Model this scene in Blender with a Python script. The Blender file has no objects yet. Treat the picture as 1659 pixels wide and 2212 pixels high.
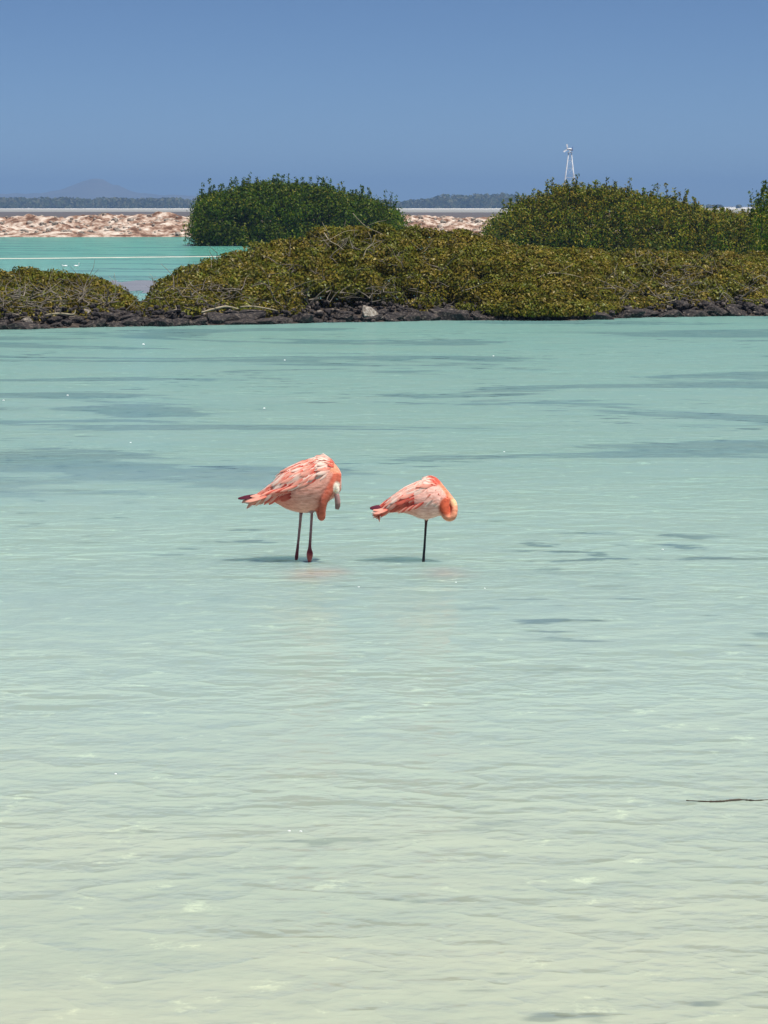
import bpy, bmesh, math, random
import numpy as np
from mathutils import Vector, Matrix, Euler, noise as mnoise
from mathutils.bvhtree import BVHTree

random.seed(7)
RNG = np.random.default_rng(7)
S = bpy.context.scene
C = S.collection
R = math.radians

# ------------------------------------------------------------------ camera
CAM_H = 2.5
F = 4731.0                      # focal length in units of a 1659 x 2212 frame
PITCH = math.atan((1106 - 445) / F)
cd = bpy.data.cameras.new('camera')
cam = bpy.data.objects.new('camera', cd)
C.objects.link(cam)
cam.location = (0, 0, CAM_H)
cam.rotation_euler = (math.pi / 2 - PITCH, 0, 0)
cd.sensor_fit = 'VERTICAL'
cd.sensor_height = 24.0
cd.lens = 24.0 * F / 2212.0
cd.clip_start = 0.1
cd.clip_end = 30000
S.camera = cam

# ------------------------------------------------------------------ sky and sun
SUN_EL, SUN_AZ = R(71), R(122)      # azimuth from +Y (away from the camera) towards +X
world = bpy.data.worlds.new('World')
S.world = world
world.use_nodes = True
wn = world.node_tree
wn.nodes.clear()
sky = wn.nodes.new('ShaderNodeTexSky')
sky.sky_type = 'NISHITA'
sky.sun_disc = False
sky.sun_elevation = SUN_EL
sky.sun_rotation = SUN_AZ
sky.air_density = 0.5
sky.dust_density = 0.0
sky.ozone_density = 8.0
sky.altitude = 0
wb = wn.nodes.new('ShaderNodeBackground')
wb.inputs['Strength'].default_value = 0.060
wo = wn.nodes.new('ShaderNodeOutputWorld')
wn.links.new(sky.outputs[0], wb.inputs['Color'])
wn.links.new(wb.outputs[0], wo.inputs['Surface'])

ld = bpy.data.lights.new('sun', 'SUN')
ld.energy = 4.6
ld.angle = R(0.53)
ld.color = (1.0, 0.955, 0.88)
sun = bpy.data.objects.new('sun', ld)
C.objects.link(sun)
sdir = Vector((math.cos(SUN_EL) * math.sin(SUN_AZ), math.cos(SUN_EL) * math.cos(SUN_AZ), math.sin(SUN_EL)))
sun.rotation_euler = (-sdir).to_track_quat('-Z', 'Y').to_euler()
sun.location = sdir * 60

S.view_settings.view_transform = 'Standard'
S.view_settings.look = 'None'
S.view_settings.exposure = 0.42
S.view_settings.gamma = 1.0
S.view_settings.use_curve_mapping = False
S.render.engine = 'CYCLES'
S.cycles.use_denoising = True
S.cycles.max_bounces = 6
S.cycles.diffuse_bounces = 3
S.cycles.glossy_bounces = 2
S.cycles.transparent_max_bounces = 8
S.cycles.volume_bounces = 0
S.cycles.caustics_reflective = False
S.cycles.caustics_refractive = False
S.cycles.sample_clamp_indirect = 4


# ------------------------------------------------------------------ helpers
def ray(x, y):
    """direction through a point of the 1659 x 2212 picture"""
    cx, cy = (x - 829.5) / F, -(y - 1106) / F
    c, s = math.cos(PITCH), math.sin(PITCH)
    return Vector((cx, c + cy * s, -s + cy * c))


def on_plane(x, y, z=0.0):
    d = ray(x, y)
    t = (z - CAM_H) / d.z
    return Vector((0, 0, CAM_H)) + d * t


def at_depth(x, y, Y):
    d = ray(x, y)
    return Vector((0, 0, CAM_H)) + d * (Y / d.y)


def tag(o, label=None, cat=None, group=None, kind=None):
    if label: o['label'] = label
    if cat: o['category'] = cat
    if group: o['group'] = group
    if kind: o['kind'] = kind
    return o


def empty(name, loc, label, cat, group=None):
    o = bpy.data.objects.new(name, None)
    o.empty_display_size = 0.2
    C.objects.link(o)
    o.location = loc
    return tag(o, label, cat, group)


def link(name, me, m=None, parent=None, loc=None):
    o = bpy.data.objects.new(name, me)
    C.objects.link(o)
    if m is not None and not me.materials:
        me.materials.append(m)
    if parent is not None:
        o.parent = parent
    if loc is not None:
        o.location = loc
    return o


def mesh(name, v, f, smooth=True, cols=None):
    me = bpy.data.meshes.new(name)
    me.from_pydata([tuple(p) for p in v], [], f)
    if smooth:
        me.polygons.foreach_set('use_smooth', [True] * len(me.polygons))
    if cols is not None:
        a = me.color_attributes.new('Col', 'FLOAT_COLOR', 'POINT')
        c4 = np.ones((len(v), 4), dtype=np.float32)
        c4[:, :3] = cols
        a.data.foreach_set('color', c4.ravel())
    me.update()
    return me


def grid_mesh(name, xs, ys, zfun, smooth=True):
    X, Y = np.meshgrid(xs, ys)
    Z = zfun(X, Y)
    n, m = len(xs), len(ys)
    v = np.stack([X.ravel(), Y.ravel(), Z.ravel()], 1)
    i = np.arange(n * (m - 1)).reshape(m - 1, n)[:, :-1].ravel()
    f = np.stack([i, i + 1, i + n + 1, i + n], 1)
    me = bpy.data.meshes.new(name)
    me.vertices.add(len(v)); me.vertices.foreach_set('co', v.astype(np.float32).ravel())
    me.loops.add(len(f) * 4); me.loops.foreach_set('vertex_index', f.astype(np.int32).ravel())
    me.polygons.add(len(f)); me.polygons.foreach_set('loop_start', np.arange(0, len(f) * 4, 4, dtype=np.int32))
    me.update(calc_edges=True)
    if smooth:
        me.polygons.foreach_set('use_smooth', np.ones(len(f), dtype=bool))
    me.validate()
    return me


_tab = RNG.random((64, 64))
def vnoise(x, y):
    """smooth value noise on arrays"""
    xi = np.floor(x).astype(int); yi = np.floor(y).astype(int)
    fx = x - xi; fy = y - yi
    fx = fx * fx * (3 - 2 * fx); fy = fy * fy * (3 - 2 * fy)
    g = lambda a, b: _tab[a % 64, b % 64]
    return ((g(xi, yi) * (1 - fx) + g(xi + 1, yi) * fx) * (1 - fy) +
            (g(xi, yi + 1) * (1 - fx) + g(xi + 1, yi + 1) * fx) * fy)


def fbm(x, y, o=4):
    s, a = 0, 0.5
    for k in range(o):
        s = s + a * vnoise(x * 2 ** k + 17 * k, y * 2 ** k + 5 * k); a *= 0.5
    return s


def tube(pts, rad, sides=6, cap=True):
    """tapered tube through points -> verts, faces"""
    pts = [Vector(p) for p in pts]
    v, f = [], []
    up = Vector((0.13, 0.31, 0.94))
    for i, p in enumerate(pts):
        t = (pts[min(i + 1, len(pts) - 1)] - pts[max(i - 1, 0)]).normalized()
        a = t.cross(up)
        if a.length < 1e-3: a = t.cross(Vector((1, 0, 0)))
        a.normalize(); b = t.cross(a)
        for k in range(sides):
            w = 2 * math.pi * k / sides
            v.append(p + (a * math.cos(w) + b * math.sin(w)) * rad[i])
    for i in range(len(pts) - 1):
        for k in range(sides):
            k2 = (k + 1) % sides
            f.append((i * sides + k, i * sides + k2, (i + 1) * sides + k2, (i + 1) * sides + k))
    if cap:
        f.append(tuple(reversed(range(sides))))
        f.append(tuple((len(pts) - 1) * sides + k for k in range(sides)))
    return v, f


class MB:
    def __init__(self): self.v, self.f = [], []
    def add(self, vf):
        n = len(self.v)
        self.v += [Vector(p) for p in vf[0]]
        self.f += [tuple(i + n for i in q) for q in vf[1]]
        return self
    def build(self, name, m, parent=None, smooth=True):
        return link(name, mesh(name, self.v, self.f, smooth), m, parent)


def catmull(pts, n=6):
    pts = [Vector(p) for p in pts]
    out = []
    for i in range(len(pts) - 1):
        p0 = pts[max(i - 1, 0)]; p1 = pts[i]; p2 = pts[i + 1]; p3 = pts[min(i + 2, len(pts) - 1)]
        for k in range(n):
            t = k / n
            out.append(0.5 * ((2 * p1) + (p2 - p0) * t + (2 * p0 - 5 * p1 + 4 * p2 - p3) * t * t +
                              (3 * p1 - p0 - 3 * p2 + p3) * t ** 3))
    out.append(pts[-1])
    return out


# ------------------------------------------------------------------ materials
def mat(name):
    m = bpy.data.materials.new(name)
    m.use_nodes = True
    nt = m.node_tree
    nt.nodes.clear()
    out = nt.nodes.new('ShaderNodeOutputMaterial')
    def N(t, **kw):
        n = nt.nodes.new(t)
        for k, v in kw.items():
            if k in n.inputs.keys(): n.inputs[k].default_value = v
            else: setattr(n, k, v)
        return n
    L = lambda a, b: nt.links.new(a, b)
    return m, N, L, out


def ramp(N, stops, interp='LINEAR'):
    n = N('ShaderNodeValToRGB')
    n.color_ramp.interpolation = interp
    el = n.color_ramp.elements
    while len(el) < len(stops): el.new(0.5)
    for e, (p, c) in zip(el, stops):
        e.position = p; e.color = (*c, 1)
    return n


def mix_rgb(N, L, fac, a, b, blend='MIX'):
    n = N('ShaderNodeMix', data_type='RGBA', blend_type=blend)
    for sock, val in ((n.inputs[0], fac), (n.inputs[6], a), (n.inputs[7], b)):
        if isinstance(val, bpy.types.NodeSocket): L(val, sock)
        elif isinstance(val, (int, float)): sock.default_value = val
        else: sock.default_value = (*val, 1)
    return n.outputs[2]


def noise_tex(N, L, scale, detail=4, rough=0.55, stretch=(1, 1, 1), coord='Object'):
    tc = N('ShaderNodeTexCoord')
    mp = N('ShaderNodeMapping'); mp.inputs['Scale'].default_value = stretch
    n = N('ShaderNodeTexNoise', Scale=scale, Detail=detail, Roughness=rough)
    L(tc.outputs[coord], mp.inputs[0]); L(mp.outputs[0], n.inputs['Vector'])
    return n.outputs['Fac']


def m_noise(name, stops, scale, rough=0.8, bump=0.3, dist=0.02, detail=6, stretch=(1, 1, 1), spec=0.3):
    m, N, L, out = mat(name)
    n = noise_tex(N, L, scale, detail, 0.6, stretch)
    r = ramp(N, stops); L(n, r.inputs[0])
    p = N('ShaderNodeBsdfPrincipled', Roughness=rough)
    p.inputs['Specular IOR Level'].default_value = spec
    L(r.outputs[0], p.inputs['Base Color'])
    b = N('ShaderNodeBump', Strength=bump, Distance=dist); L(n, b.inputs['Height'])
    L(b.outputs[0], p.inputs['Normal'])
    L(p.outputs[0], out.inputs[0])
    return m


def m_leaf(name, gloss=0.45, trans=0.25):
    """leaf colour from the per-leaf attribute, a little light passing through"""
    m, N, L, out = mat(name)
    a = N('ShaderNodeAttribute', attribute_name='Col')
    p = N('ShaderNodeBsdfPrincipled', Roughness=gloss)
    p.inputs['Specular IOR Level'].default_value = 0.07
    t = N('ShaderNodeBsdfTranslucent')
    mx = N('ShaderNodeMixShader'); mx.inputs[0].default_value = trans
    L(a.outputs['Color'], p.inputs['Base Color']); L(a.outputs['Color'], t.inputs['Color'])
    L(p.outputs[0], mx.inputs[1]); L(t.outputs[0], mx.inputs[2])
    L(mx.outputs[0], out.inputs[0])
    return m


def m_water():
    m, N, L, out = mat('lagoon_water')
    geo = N('ShaderNodeNewGeometry')
    sep = N('ShaderNodeSeparateXYZ'); L(geo.outputs['Position'], sep.inputs[0])
    # the lagoon deepens away from the near shore: pale sandy shallows to turquoise
    mr = N('ShaderNodeMapRange'); mr.inputs[1].default_value = 5; mr.inputs[2].default_value = 125
    L(sep.outputs['Y'], mr.inputs[0])
    depth = ramp(N, [(0.0, (0.335, 0.37, 0.285)), (0.025, (0.345, 0.41, 0.335)), (0.05, (0.345, 0.445, 0.385)), (0.085, (0.315, 0.44, 0.38)), (0.14, (0.25, 0.395, 0.345)), (0.36, (0.18, 0.355, 0.325)), (0.95, (0.085, 0.31, 0.245))])
    L(mr.outputs[0], depth.inputs[0])
    # dark bands of sky reflection painted into the colour, long across the wind
    big = noise_tex(N, L, 1.0, 6, 0.6, (0.15, 0.40, 1), 'Object'); big.node.inputs['Distortion'].default_value = 0.7
    rb = ramp(N, [(0.0, (1, 1, 1)), (0.43, (0.95, 0.95, 0.95)), (0.455, (0.45, 0.45, 0.45)), (0.475, (0.2, 0.2, 0.2)), (0.54, (0, 0, 0)), (1, (0, 0, 0))])
    L(big, rb.inputs[0])
    inv = N('ShaderNodeMath', operation='SUBTRACT'); inv.inputs[0].default_value = 1.0
    L(rb.outputs[0], inv.inputs[1])
    bm_ = N('ShaderNodeMapRange'); bm_.inputs[1].default_value = 12; bm_.inputs[2].default_value = 21
    bm_.inputs[3].default_value = 0.12; bm_.inputs[4].default_value = 1.0; L(sep.outputs['Y'], bm_.inputs[0])
    bmx = N('ShaderNodeMath', operation='MULTIPLY'); L(rb.outputs[0], bmx.inputs[0]); L(bm_.outputs[0], bmx.inputs[1])
    col = mix_rgb(N, L, bmx.outputs[0], depth.outputs[0], (0.58, 0.63, 0.72), 'MULTIPLY')
    # thin streaks of wave shading painted into the colour, gathered in places
    wd = noise_tex(N, L, 1.0, 3, 0.5, (1.6, 5.0, 1), 'Object')
    rw = ramp(N, [(0.60, (0, 0, 0)), (0.66, (1, 1, 1))]); L(wd, rw.inputs[0])
    wm = noise_tex(N, L, 1.0, 2, 0.5, (0.22, 0.22, 1), 'Object')
    rwm = ramp(N, [(0.46, (0, 0, 0)), (0.60, (1, 1, 1))]); L(wm, rwm.inputs[0])
    # denser ripple shading painted in just beyond the one-legged bird
    ws = N('ShaderNodeVectorMath', operation='SUBTRACT'); L(geo.outputs['Position'], ws.inputs[0]); ws.inputs[1].default_value = (1.75, 15.9, 0)
    wv = N('ShaderNodeVectorMath', operation='DIVIDE'); L(ws.outputs[0], wv.inputs[0]); wv.inputs[1].default_value = (1.3, 1.3, 1)
    wl = N('ShaderNodeVectorMath', operation='LENGTH'); L(wv.outputs[0], wl.inputs[0])
    wr = N('ShaderNodeMapRange'); wr.inputs[1].default_value = 0.6; wr.inputs[2].default_value = 1.1; wr.inputs[3].default_value = 1.0; wr.inputs[4].default_value = 0.0
    L(wl.outputs['Value'], wr.inputs[0])
    w2 = noise_tex(N, L, 1.0, 4, 0.55, (1.5, 3.4, 1), 'Object')
    rw2 = ramp(N, [(0.53, (0, 0, 0)), (0.61, (1, 1, 1))]); L(w2, rw2.inputs[0])
    wr2 = N('ShaderNodeMath', operation='MULTIPLY'); L(wr.outputs[0], wr2.inputs[0]); L(rw2.outputs[0], wr2.inputs[1])
    wx0 = N('ShaderNodeMath', operation='MULTIPLY'); L(rw.outputs[0], wx0.inputs[0]); L(rwm.outputs[0], wx0.inputs[1])
    wx = N('ShaderNodeMath', operation='MAXIMUM'); L(wx0.outputs[0], wx.inputs[0]); L(wr2.outputs[0], wx.inputs[1])
    col = mix_rgb(N, L, wx.outputs[0], col, (0.50, 0.56, 0.62), 'MULTIPLY')
    bird_shade = []
    # brownish patches painting the birds' shadow and reflection onto the water
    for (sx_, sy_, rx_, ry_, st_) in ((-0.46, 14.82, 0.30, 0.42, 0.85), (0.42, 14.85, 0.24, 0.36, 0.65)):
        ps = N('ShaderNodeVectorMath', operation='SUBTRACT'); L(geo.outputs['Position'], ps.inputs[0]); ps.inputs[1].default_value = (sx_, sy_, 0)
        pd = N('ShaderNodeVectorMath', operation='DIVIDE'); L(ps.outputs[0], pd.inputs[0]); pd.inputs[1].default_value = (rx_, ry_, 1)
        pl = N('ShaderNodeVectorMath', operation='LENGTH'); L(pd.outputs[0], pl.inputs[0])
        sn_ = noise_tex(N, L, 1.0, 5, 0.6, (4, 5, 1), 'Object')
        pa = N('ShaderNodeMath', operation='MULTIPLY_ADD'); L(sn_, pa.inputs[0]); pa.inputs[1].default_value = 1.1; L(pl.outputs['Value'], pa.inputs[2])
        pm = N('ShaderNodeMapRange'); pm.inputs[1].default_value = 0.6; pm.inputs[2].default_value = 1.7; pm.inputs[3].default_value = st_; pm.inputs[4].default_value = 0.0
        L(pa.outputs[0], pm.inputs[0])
        col = mix_rgb(N, L, pm.outputs[0], col, (0.37, 0.325, 0.27)); bird_shade.append(pm.outputs[0])
    # cloudy sand stirred up in the shallows
    cl = noise_tex(N, L, 1.0, 6, 0.62, (0.55, 1.1, 1), 'Object')
    rc = ramp(N, [(0.35, (0, 0, 0)), (0.72, (1, 1, 1))]); L(cl, rc.inputs[0])
    fade = N('ShaderNodeMapRange'); fade.inputs[1].default_value = 6; fade.inputs[2].default_value = 11
    fade.inputs[3].default_value = 0.5; fade.inputs[4].default_value = 0.08
    L(sep.outputs['Y'], fade.inputs[0])
    mu = N('ShaderNodeMath', operation='MULTIPLY'); L(rc.outputs[0], mu.inputs[0]); L(fade.outputs[0], mu.inputs[1])
    col = mix_rgb(N, L, mu.outputs[0], col, (0.49, 0.50, 0.37))
    smooth_col = mix_rgb(N, L, mu.outputs[0], depth.outputs[0], (0.49, 0.50, 0.37))
    # fine grain of suspended sand and foam, with ripple shade and sparkle painted in
    gr = noise_tex(N, L, 1.0, 8, 0.75, (3.4, 4.0, 1), 'Object')
    rgr = ramp(N, [(0.34, (0.80, 0.84, 0.86)), (0.46, (1, 1, 1)), (0.58, (1.06, 1.06, 1.03)), (0.66, (1.45, 1.42, 1.30))]); L(gr, rgr.inputs[0])
    col = mix_rgb(N, L, 1.0, col, rgr.outputs[0], 'MULTIPLY')
    # waves: short ripples, chop, and long low swell; calm slicks between gusts
    n1 = noise_tex(N, L, 1.0, 3, 0.55, (4.5, 6.5, 1), 'Object')
    n2 = noise_tex(N, L, 1.0, 3, 0.5, (1.5, 2.6, 1), 'Object')
    n3 = noise_tex(N, L, 1.0, 2, 0.5, (0.3, 0.7, 1), 'Object')
    def ridge(sck):      # sharp crests, round troughs
        r1 = N('ShaderNodeMath', operation='MULTIPLY_ADD'); L(sck, r1.inputs[0]); r1.inputs[1].default_value = 2.0; r1.inputs[2].default_value = -1.0
        r2 = N('ShaderNodeMath', operation='ABSOLUTE'); L(r1.outputs[0], r2.inputs[0])
        r3 = N('ShaderNodeMath', operation='SUBTRACT'); r3.inputs[0].default_value = 1.0; L(r2.outputs[0], r3.inputs[1])
        return r3.outputs[0]
    n1, n2 = ridge(n1), ridge(n2)
    a1 = N('ShaderNodeMath', operation='MULTIPLY'); L(n1, a1.inputs[0]); a1.inputs[1].default_value = 0.012
    a2 = N('ShaderNodeMath', operation='MULTIPLY_ADD'); L(n2, a2.inputs[0]); a2.inputs[1].default_value = 0.05; L(a1.outputs[0], a2.inputs[2])
    a3 = N('ShaderNodeMath', operation='MULTIPLY_ADD'); L(n3, a3.inputs[0]); a3.inputs[1].default_value = 0.07; L(a2.outputs[0], a3.inputs[2])
    gust = noise_tex(N, L, 1.0, 4, 0.55, (0.16, 0.42, 1), 'Object')
    rg = ramp(N, [(0.36, (0.35, 0.35, 0.35)), (0.62, (1, 1, 1))]); L(gust, rg.inputs[0])
    b = N('ShaderNodeBump', Strength=1.0, Distance=1.0)
    L(a3.outputs[0], b.inputs['Height']); L(rg.outputs[0], b.inputs['Strength'])
    # milky water: light scatters sideways below the surface
    body = N('ShaderNodeSubsurfaceScattering', falloff='BURLEY', Scale=1.5)
    body.inputs['Radius'].default_value = (0.7, 1.0, 1.0)
    L(smooth_col, body.inputs['Color']); L(b.outputs[0], body.inputs['Normal'])
    film = N('ShaderNodeBsdfDiffuse'); L(col, film.inputs['Color']); L(b.outputs[0], film.inputs['Normal'])
    both = N('ShaderNodeMixShader'); 
    fl = ramp(N, [(0.0, (0.25, 0.25, 0.25)), (0.36, (0.25, 0.25, 0.25)), (0.44, (0.1, 0.1, 0.1)), (0.58, (0.1, 0.1, 0.1)), (0.64, (0.8, 0.8, 0.8))]); L(gr, fl.inputs[0])
    acc = fl.outputs[0]
    for sck, k in ((bmx.outputs[0], 0.8), (wx.outputs[0], 1.0), (bird_shade[0], 1.0), (bird_shade[1], 1.0)):
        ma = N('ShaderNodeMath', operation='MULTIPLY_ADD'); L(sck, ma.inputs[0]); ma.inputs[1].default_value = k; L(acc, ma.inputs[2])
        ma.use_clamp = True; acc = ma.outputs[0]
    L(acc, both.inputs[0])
    L(body.outputs[0], both.inputs[1]); L(film.outputs[0], both.inputs[2])
    body = both
    g = N('ShaderNodeBsdfGlossy', Roughness=0.10); L(b.outputs[0], g.inputs['Normal'])
    fr = N('ShaderNodeFresnel', IOR=1.333); L(b.outputs[0], fr.inputs['Normal'])
    cp = N('ShaderNodeMath', operation='MINIMUM'); L(fr.outputs[0], cp.inputs[0]); cp.inputs[1].default_value = 0.36   # wavelets hide their own far sides
    mx = N('ShaderNodeMixShader'); L(cp.outputs[0], mx.inputs[0])
    L(body.outputs[0], mx.inputs[1]); L(g.outputs[0], mx.inputs[2])
    L(mx.outputs[0], out.inputs[0])
    return m


def m_plain(name, col, rough=0.6, spec=0.3):
    m, N, L, out = mat(name)
    n = noise_tex(N, L, 9.0, 3)
    c = mix_rgb(N, L, n, tuple(k * 0.86 for k in col), tuple(min(1, k * 1.12) for k in col))
    p = N('ShaderNodeBsdfPrincipled', Roughness=rough)
    p.inputs['Specular IOR Level'].default_value = spec
    L(c, p.inputs['Base Color']); L(p.outputs[0], out.inputs[0])
    return m


M = {}
M['water'] = m_water()
M['bed'] = m_noise('lagoon_bed', [(0.3, (0.36, 0.37, 0.27)), (0.7, (0.56, 0.54, 0.41))], 1.3, 0.9)
M['bank'] = m_noise('bank_rubble', [(0.3, (0.018, 0.014, 0.012)), (0.55, (0.06, 0.045, 0.035)), (0.75, (0.16, 0.13, 0.1))], 5.0, 0.9, 1.0, 0.08)
M['rock'] = m_noise('wet_coral_rock', [(0.3, (0.012, 0.010, 0.012)), (0.52, (0.035, 0.028, 0.027)), (0.64, (0.13, 0.105, 0.085)), (0.76, (0.42, 0.37, 0.31))], 5.5, 0.75, 0.8, 0.05)
M['pale_rock'] = m_noise('bleached_coral_rock', [(0.3, (0.1, 0.075, 0.06)), (0.5, (0.26, 0.22, 0.18)), (0.7, (0.50, 0.46, 0.41))], 5.0, 0.85, 0.8, 0.05)
M['wood'] = m_noise('bleached_wood', [(0.3, (0.24, 0.19, 0.12)), (0.7, (0.50, 0.42, 0.30))], 9.0, 0.85)
M['twig'] = m_noise('grey_twig', [(0.3, (0.09, 0.075, 0.06)), (0.7, (0.27, 0.23, 0.18))], 6.0, 0.9)
M['bark'] = m_noise('dark_bark', [(0.3, (0.035, 0.026, 0.02)), (0.7, (0.1, 0.08, 0.06))], 8.0, 0.9)
M['leaf'] = m_leaf('leathery_leaf', 0.5, 0.32)
M['green_leaf'] = m_leaf('mangrove_leaf', 0.4, 0.35)
M['rubble_shore'] = m_noise('coral_rubble_shore', [(0.38, (0.10, 0.05, 0.03)), (0.47, (0.27, 0.165, 0.115)), (0.55, (0.46, 0.36, 0.29)), (0.66, (0.66, 0.58, 0.50))], 1.7, 0.95, 0.6, 0.3, 8, (0.7, 0.5, 1))
M['sand'] = m_noise('pale_sand', [(0.3, (0.5, 0.47, 0.38)), (0.7, (0.7, 0.67, 0.56))], 1.2, 0.95)
M['mud'] = m_noise('wet_grey_mud', [(0.3, (0.17, 0.17, 0.185)), (0.7, (0.26, 0.26, 0.27))], 0.9, 0.35, 0.2, 0.02, 5, (0.3, 1, 1), 0.5)
M['woods'] = m_leaf('far_scrub_leaf', 0.8, 0.1)
M['hill'] = m_noise('scrubby_hill', [(0.3, (0.09, 0.08, 0.06)), (0.7, (0.16, 0.14, 0.11))], 0.01, 1.0)
M['foam'] = m_plain('foam', (0.9, 0.92, 0.9), 0.6)
M['white_paint'] = m_plain('white_paint', (0.85, 0.85, 0.84), 0.45)
M['blue_paint'] = m_plain('faded_blue_paint', (0.10, 0.16, 0.38), 0.5)
M['white_feather'] = m_plain('white_plumage', (0.88, 0.88, 0.86), 0.7)
M['dark_beak'] = m_plain('dark_beak', (0.05, 0.045, 0.04), 0.4)


def m_flats():
    m, N, L, out = mat('salt_flat')
    geo = N('ShaderNodeNewGeometry')
    sep = N('ShaderNodeSeparateXYZ'); L(geo.outputs['Position'], sep.inputs[0])
    mr = N('ShaderNodeMapRange'); mr.inputs[1].default_value = 200; mr.inputs[2].default_value = 2600
    n = noise_tex(N, L, 1.0, 4, 0.5, (0.004, 0.01, 1), 'Object')
    ad = N('ShaderNodeMath', operation='MULTIPLY_ADD'); L(n, ad.inputs[0]); ad.inputs[1].default_value = 420
    L(sep.outputs['Y'], ad.inputs[2]); L(ad.outputs[0], mr.inputs[0])
    r = ramp(N, [(0.0, (0.09, 0.075, 0.065)), (0.33, (0.09, 0.075, 0.07)), (0.36, (0.26, 0.26, 0.23)), (0.66, (0.34, 0.33, 0.29)), (0.70, (0.74, 0.70, 0.62)), (1.0, (0.72, 0.68, 0.6))])
    L(mr.outputs[0], r.inputs[0])
    p = N('ShaderNodeBsdfPrincipled', Roughness=0.95); L(r.outputs[0], p.inputs['Base Color'])
    L(p.outputs[0], out.inputs[0])
    return m
M['flats'] = m_flats()

# ------------------------------------------------------------------ setting: bed, water, shores
tag(link('lagoon_bed', grid_mesh('lagoon_bed', np.array([-4000, -150, -60, -20, 0, 20, 60, 150, 4000.]), np.array([-200, 0, 20, 50, 100, 190, 400, 2000, 10000.]),
    lambda X, Y: -0.28 - 0.5 * np.clip(Y / 100, 0, 1)), M['bed']), kind='structure')
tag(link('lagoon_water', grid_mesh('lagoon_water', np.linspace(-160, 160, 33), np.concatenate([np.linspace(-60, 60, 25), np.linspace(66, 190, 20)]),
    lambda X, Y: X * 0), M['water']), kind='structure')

# far shore: a bank of coral rubble about 180 m off
def zshore(X, Y):
    edge = 182 + 5 * (vnoise(X * 0.06, X * 0 + 3) - 0.5) + 2.0 * (vnoise(X * 0.3, X * 0 + 9) - 0.5)
    t = np.clip((Y - edge) / 15, -0.4, 1)
    h = 1.75 * np.where(t > 0, t ** 0.75, t)
    h = h * (0.82 + 0.5 * (fbm(X * 0.12, Y * 0.12) - 0.5)) + np.clip(t * 3, 0, 1) * (1.5 * (fbm(X * 0.33, Y * 0.3) - 0.47) + 0.8 * (fbm(X * 1.1, Y * 1.1) - 0.45))
    back = np.clip((Y - 206) / 14, 0, 1)
    return np.where(Y > 206, h * (1 - back) + 0.28 * back, h)
def zs1(x, y): return float(zshore(np.array([x]), np.array([y]))[0])
tag(link('far_shore', grid_mesh('far_shore', np.concatenate([np.linspace(-150, -60, 120), np.linspace(-59.6, 59.6, 480), np.linspace(60, 150, 120)]), np.linspace(176, 221, 120), zshore), M['rubble_shore']), kind='structure')
tag(link('salt_flats', grid_mesh('salt_flats', np.linspace(-4000, 4000, 9), np.array([219, 400, 1000, 3000, 9990.]), lambda X, Y: 0.25 + X * 0), M['flats']), kind='structure')

# rubble blocks and low scrub strewn on the far bank
def rock_mesh(name, seed, flat=0.6, sub=2):
    bm = bmesh.new()
    bmesh.ops.create_icosphere(bm, subdivisions=sub, radius=1.0)
    off = Vector((seed * 7.3, seed * 1.7, seed * 3.1))
    rr_ = random.Random(seed)
    planes = [(Vector((rr_.gauss(0, 1), rr_.gauss(0, 1), rr_.gauss(0, 1))).normalized(), rr_.uniform(0.6, 0.95)) for _ in range(9)]
    for v in bm.verts:
        d = v.co.normalized()
        k = 1.15 + 0.4 * mnoise.noise(d * 1.1 + off) + 0.3 * mnoise.noise(d * 2.6 + off) + 0.22 * mnoise.noise(d * 5.5 + off)
        for pn, ph in planes:                     # broken faces
            q = d.dot(pn)
            if q > 0.05: k = min(k, ph / q)
        v.co = Vector((d.x * k, d.y * k * 0.85, d.z * k * flat))
    me = bpy.data.meshes.new(name)
    bm.to_mesh(me); bm.free()
    return me

mb_v, mb_f = [], []
base = rock_mesh('rubble_seed', 3, 0.7, 1)
bv = np.array([v.co for v in base.vertices]); bf = [tuple(p.vertices) for p in base.polygons]
for k in range(2600):
    x = random.uniform(-70, 75); y = 181 + 24 * random.random() ** 1.3
    z = zs1(x, y)
    if z < -0.05: continue
    s = random.choice([0.1, 0.12, 0.14, 0.18, 0.26]) * random.uniform(0.8, 1.3)
    rz = random.random() * 6.28
    c, sn = math.cos(rz), math.sin(rz)
    p = bv * s
    q = np.stack([p[:, 0] * c - p[:, 1] * sn + x, p[:, 0] * sn + p[:, 1] * c + y, p[:, 2] + z + s * 0.15], 1)
    n = len(mb_v)
    mb_v += [tuple(r) for r in q]; mb_f += [tuple(i + n for i in t) for t in bf]
o = link('coral_rubble', mesh('coral_rubble', mb_v, mb_f, False), M['pale_rock'])
tag(o, 'pale coral rubble strewn over the low bank across the lagoon', 'rubble', kind='stuff')

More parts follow.
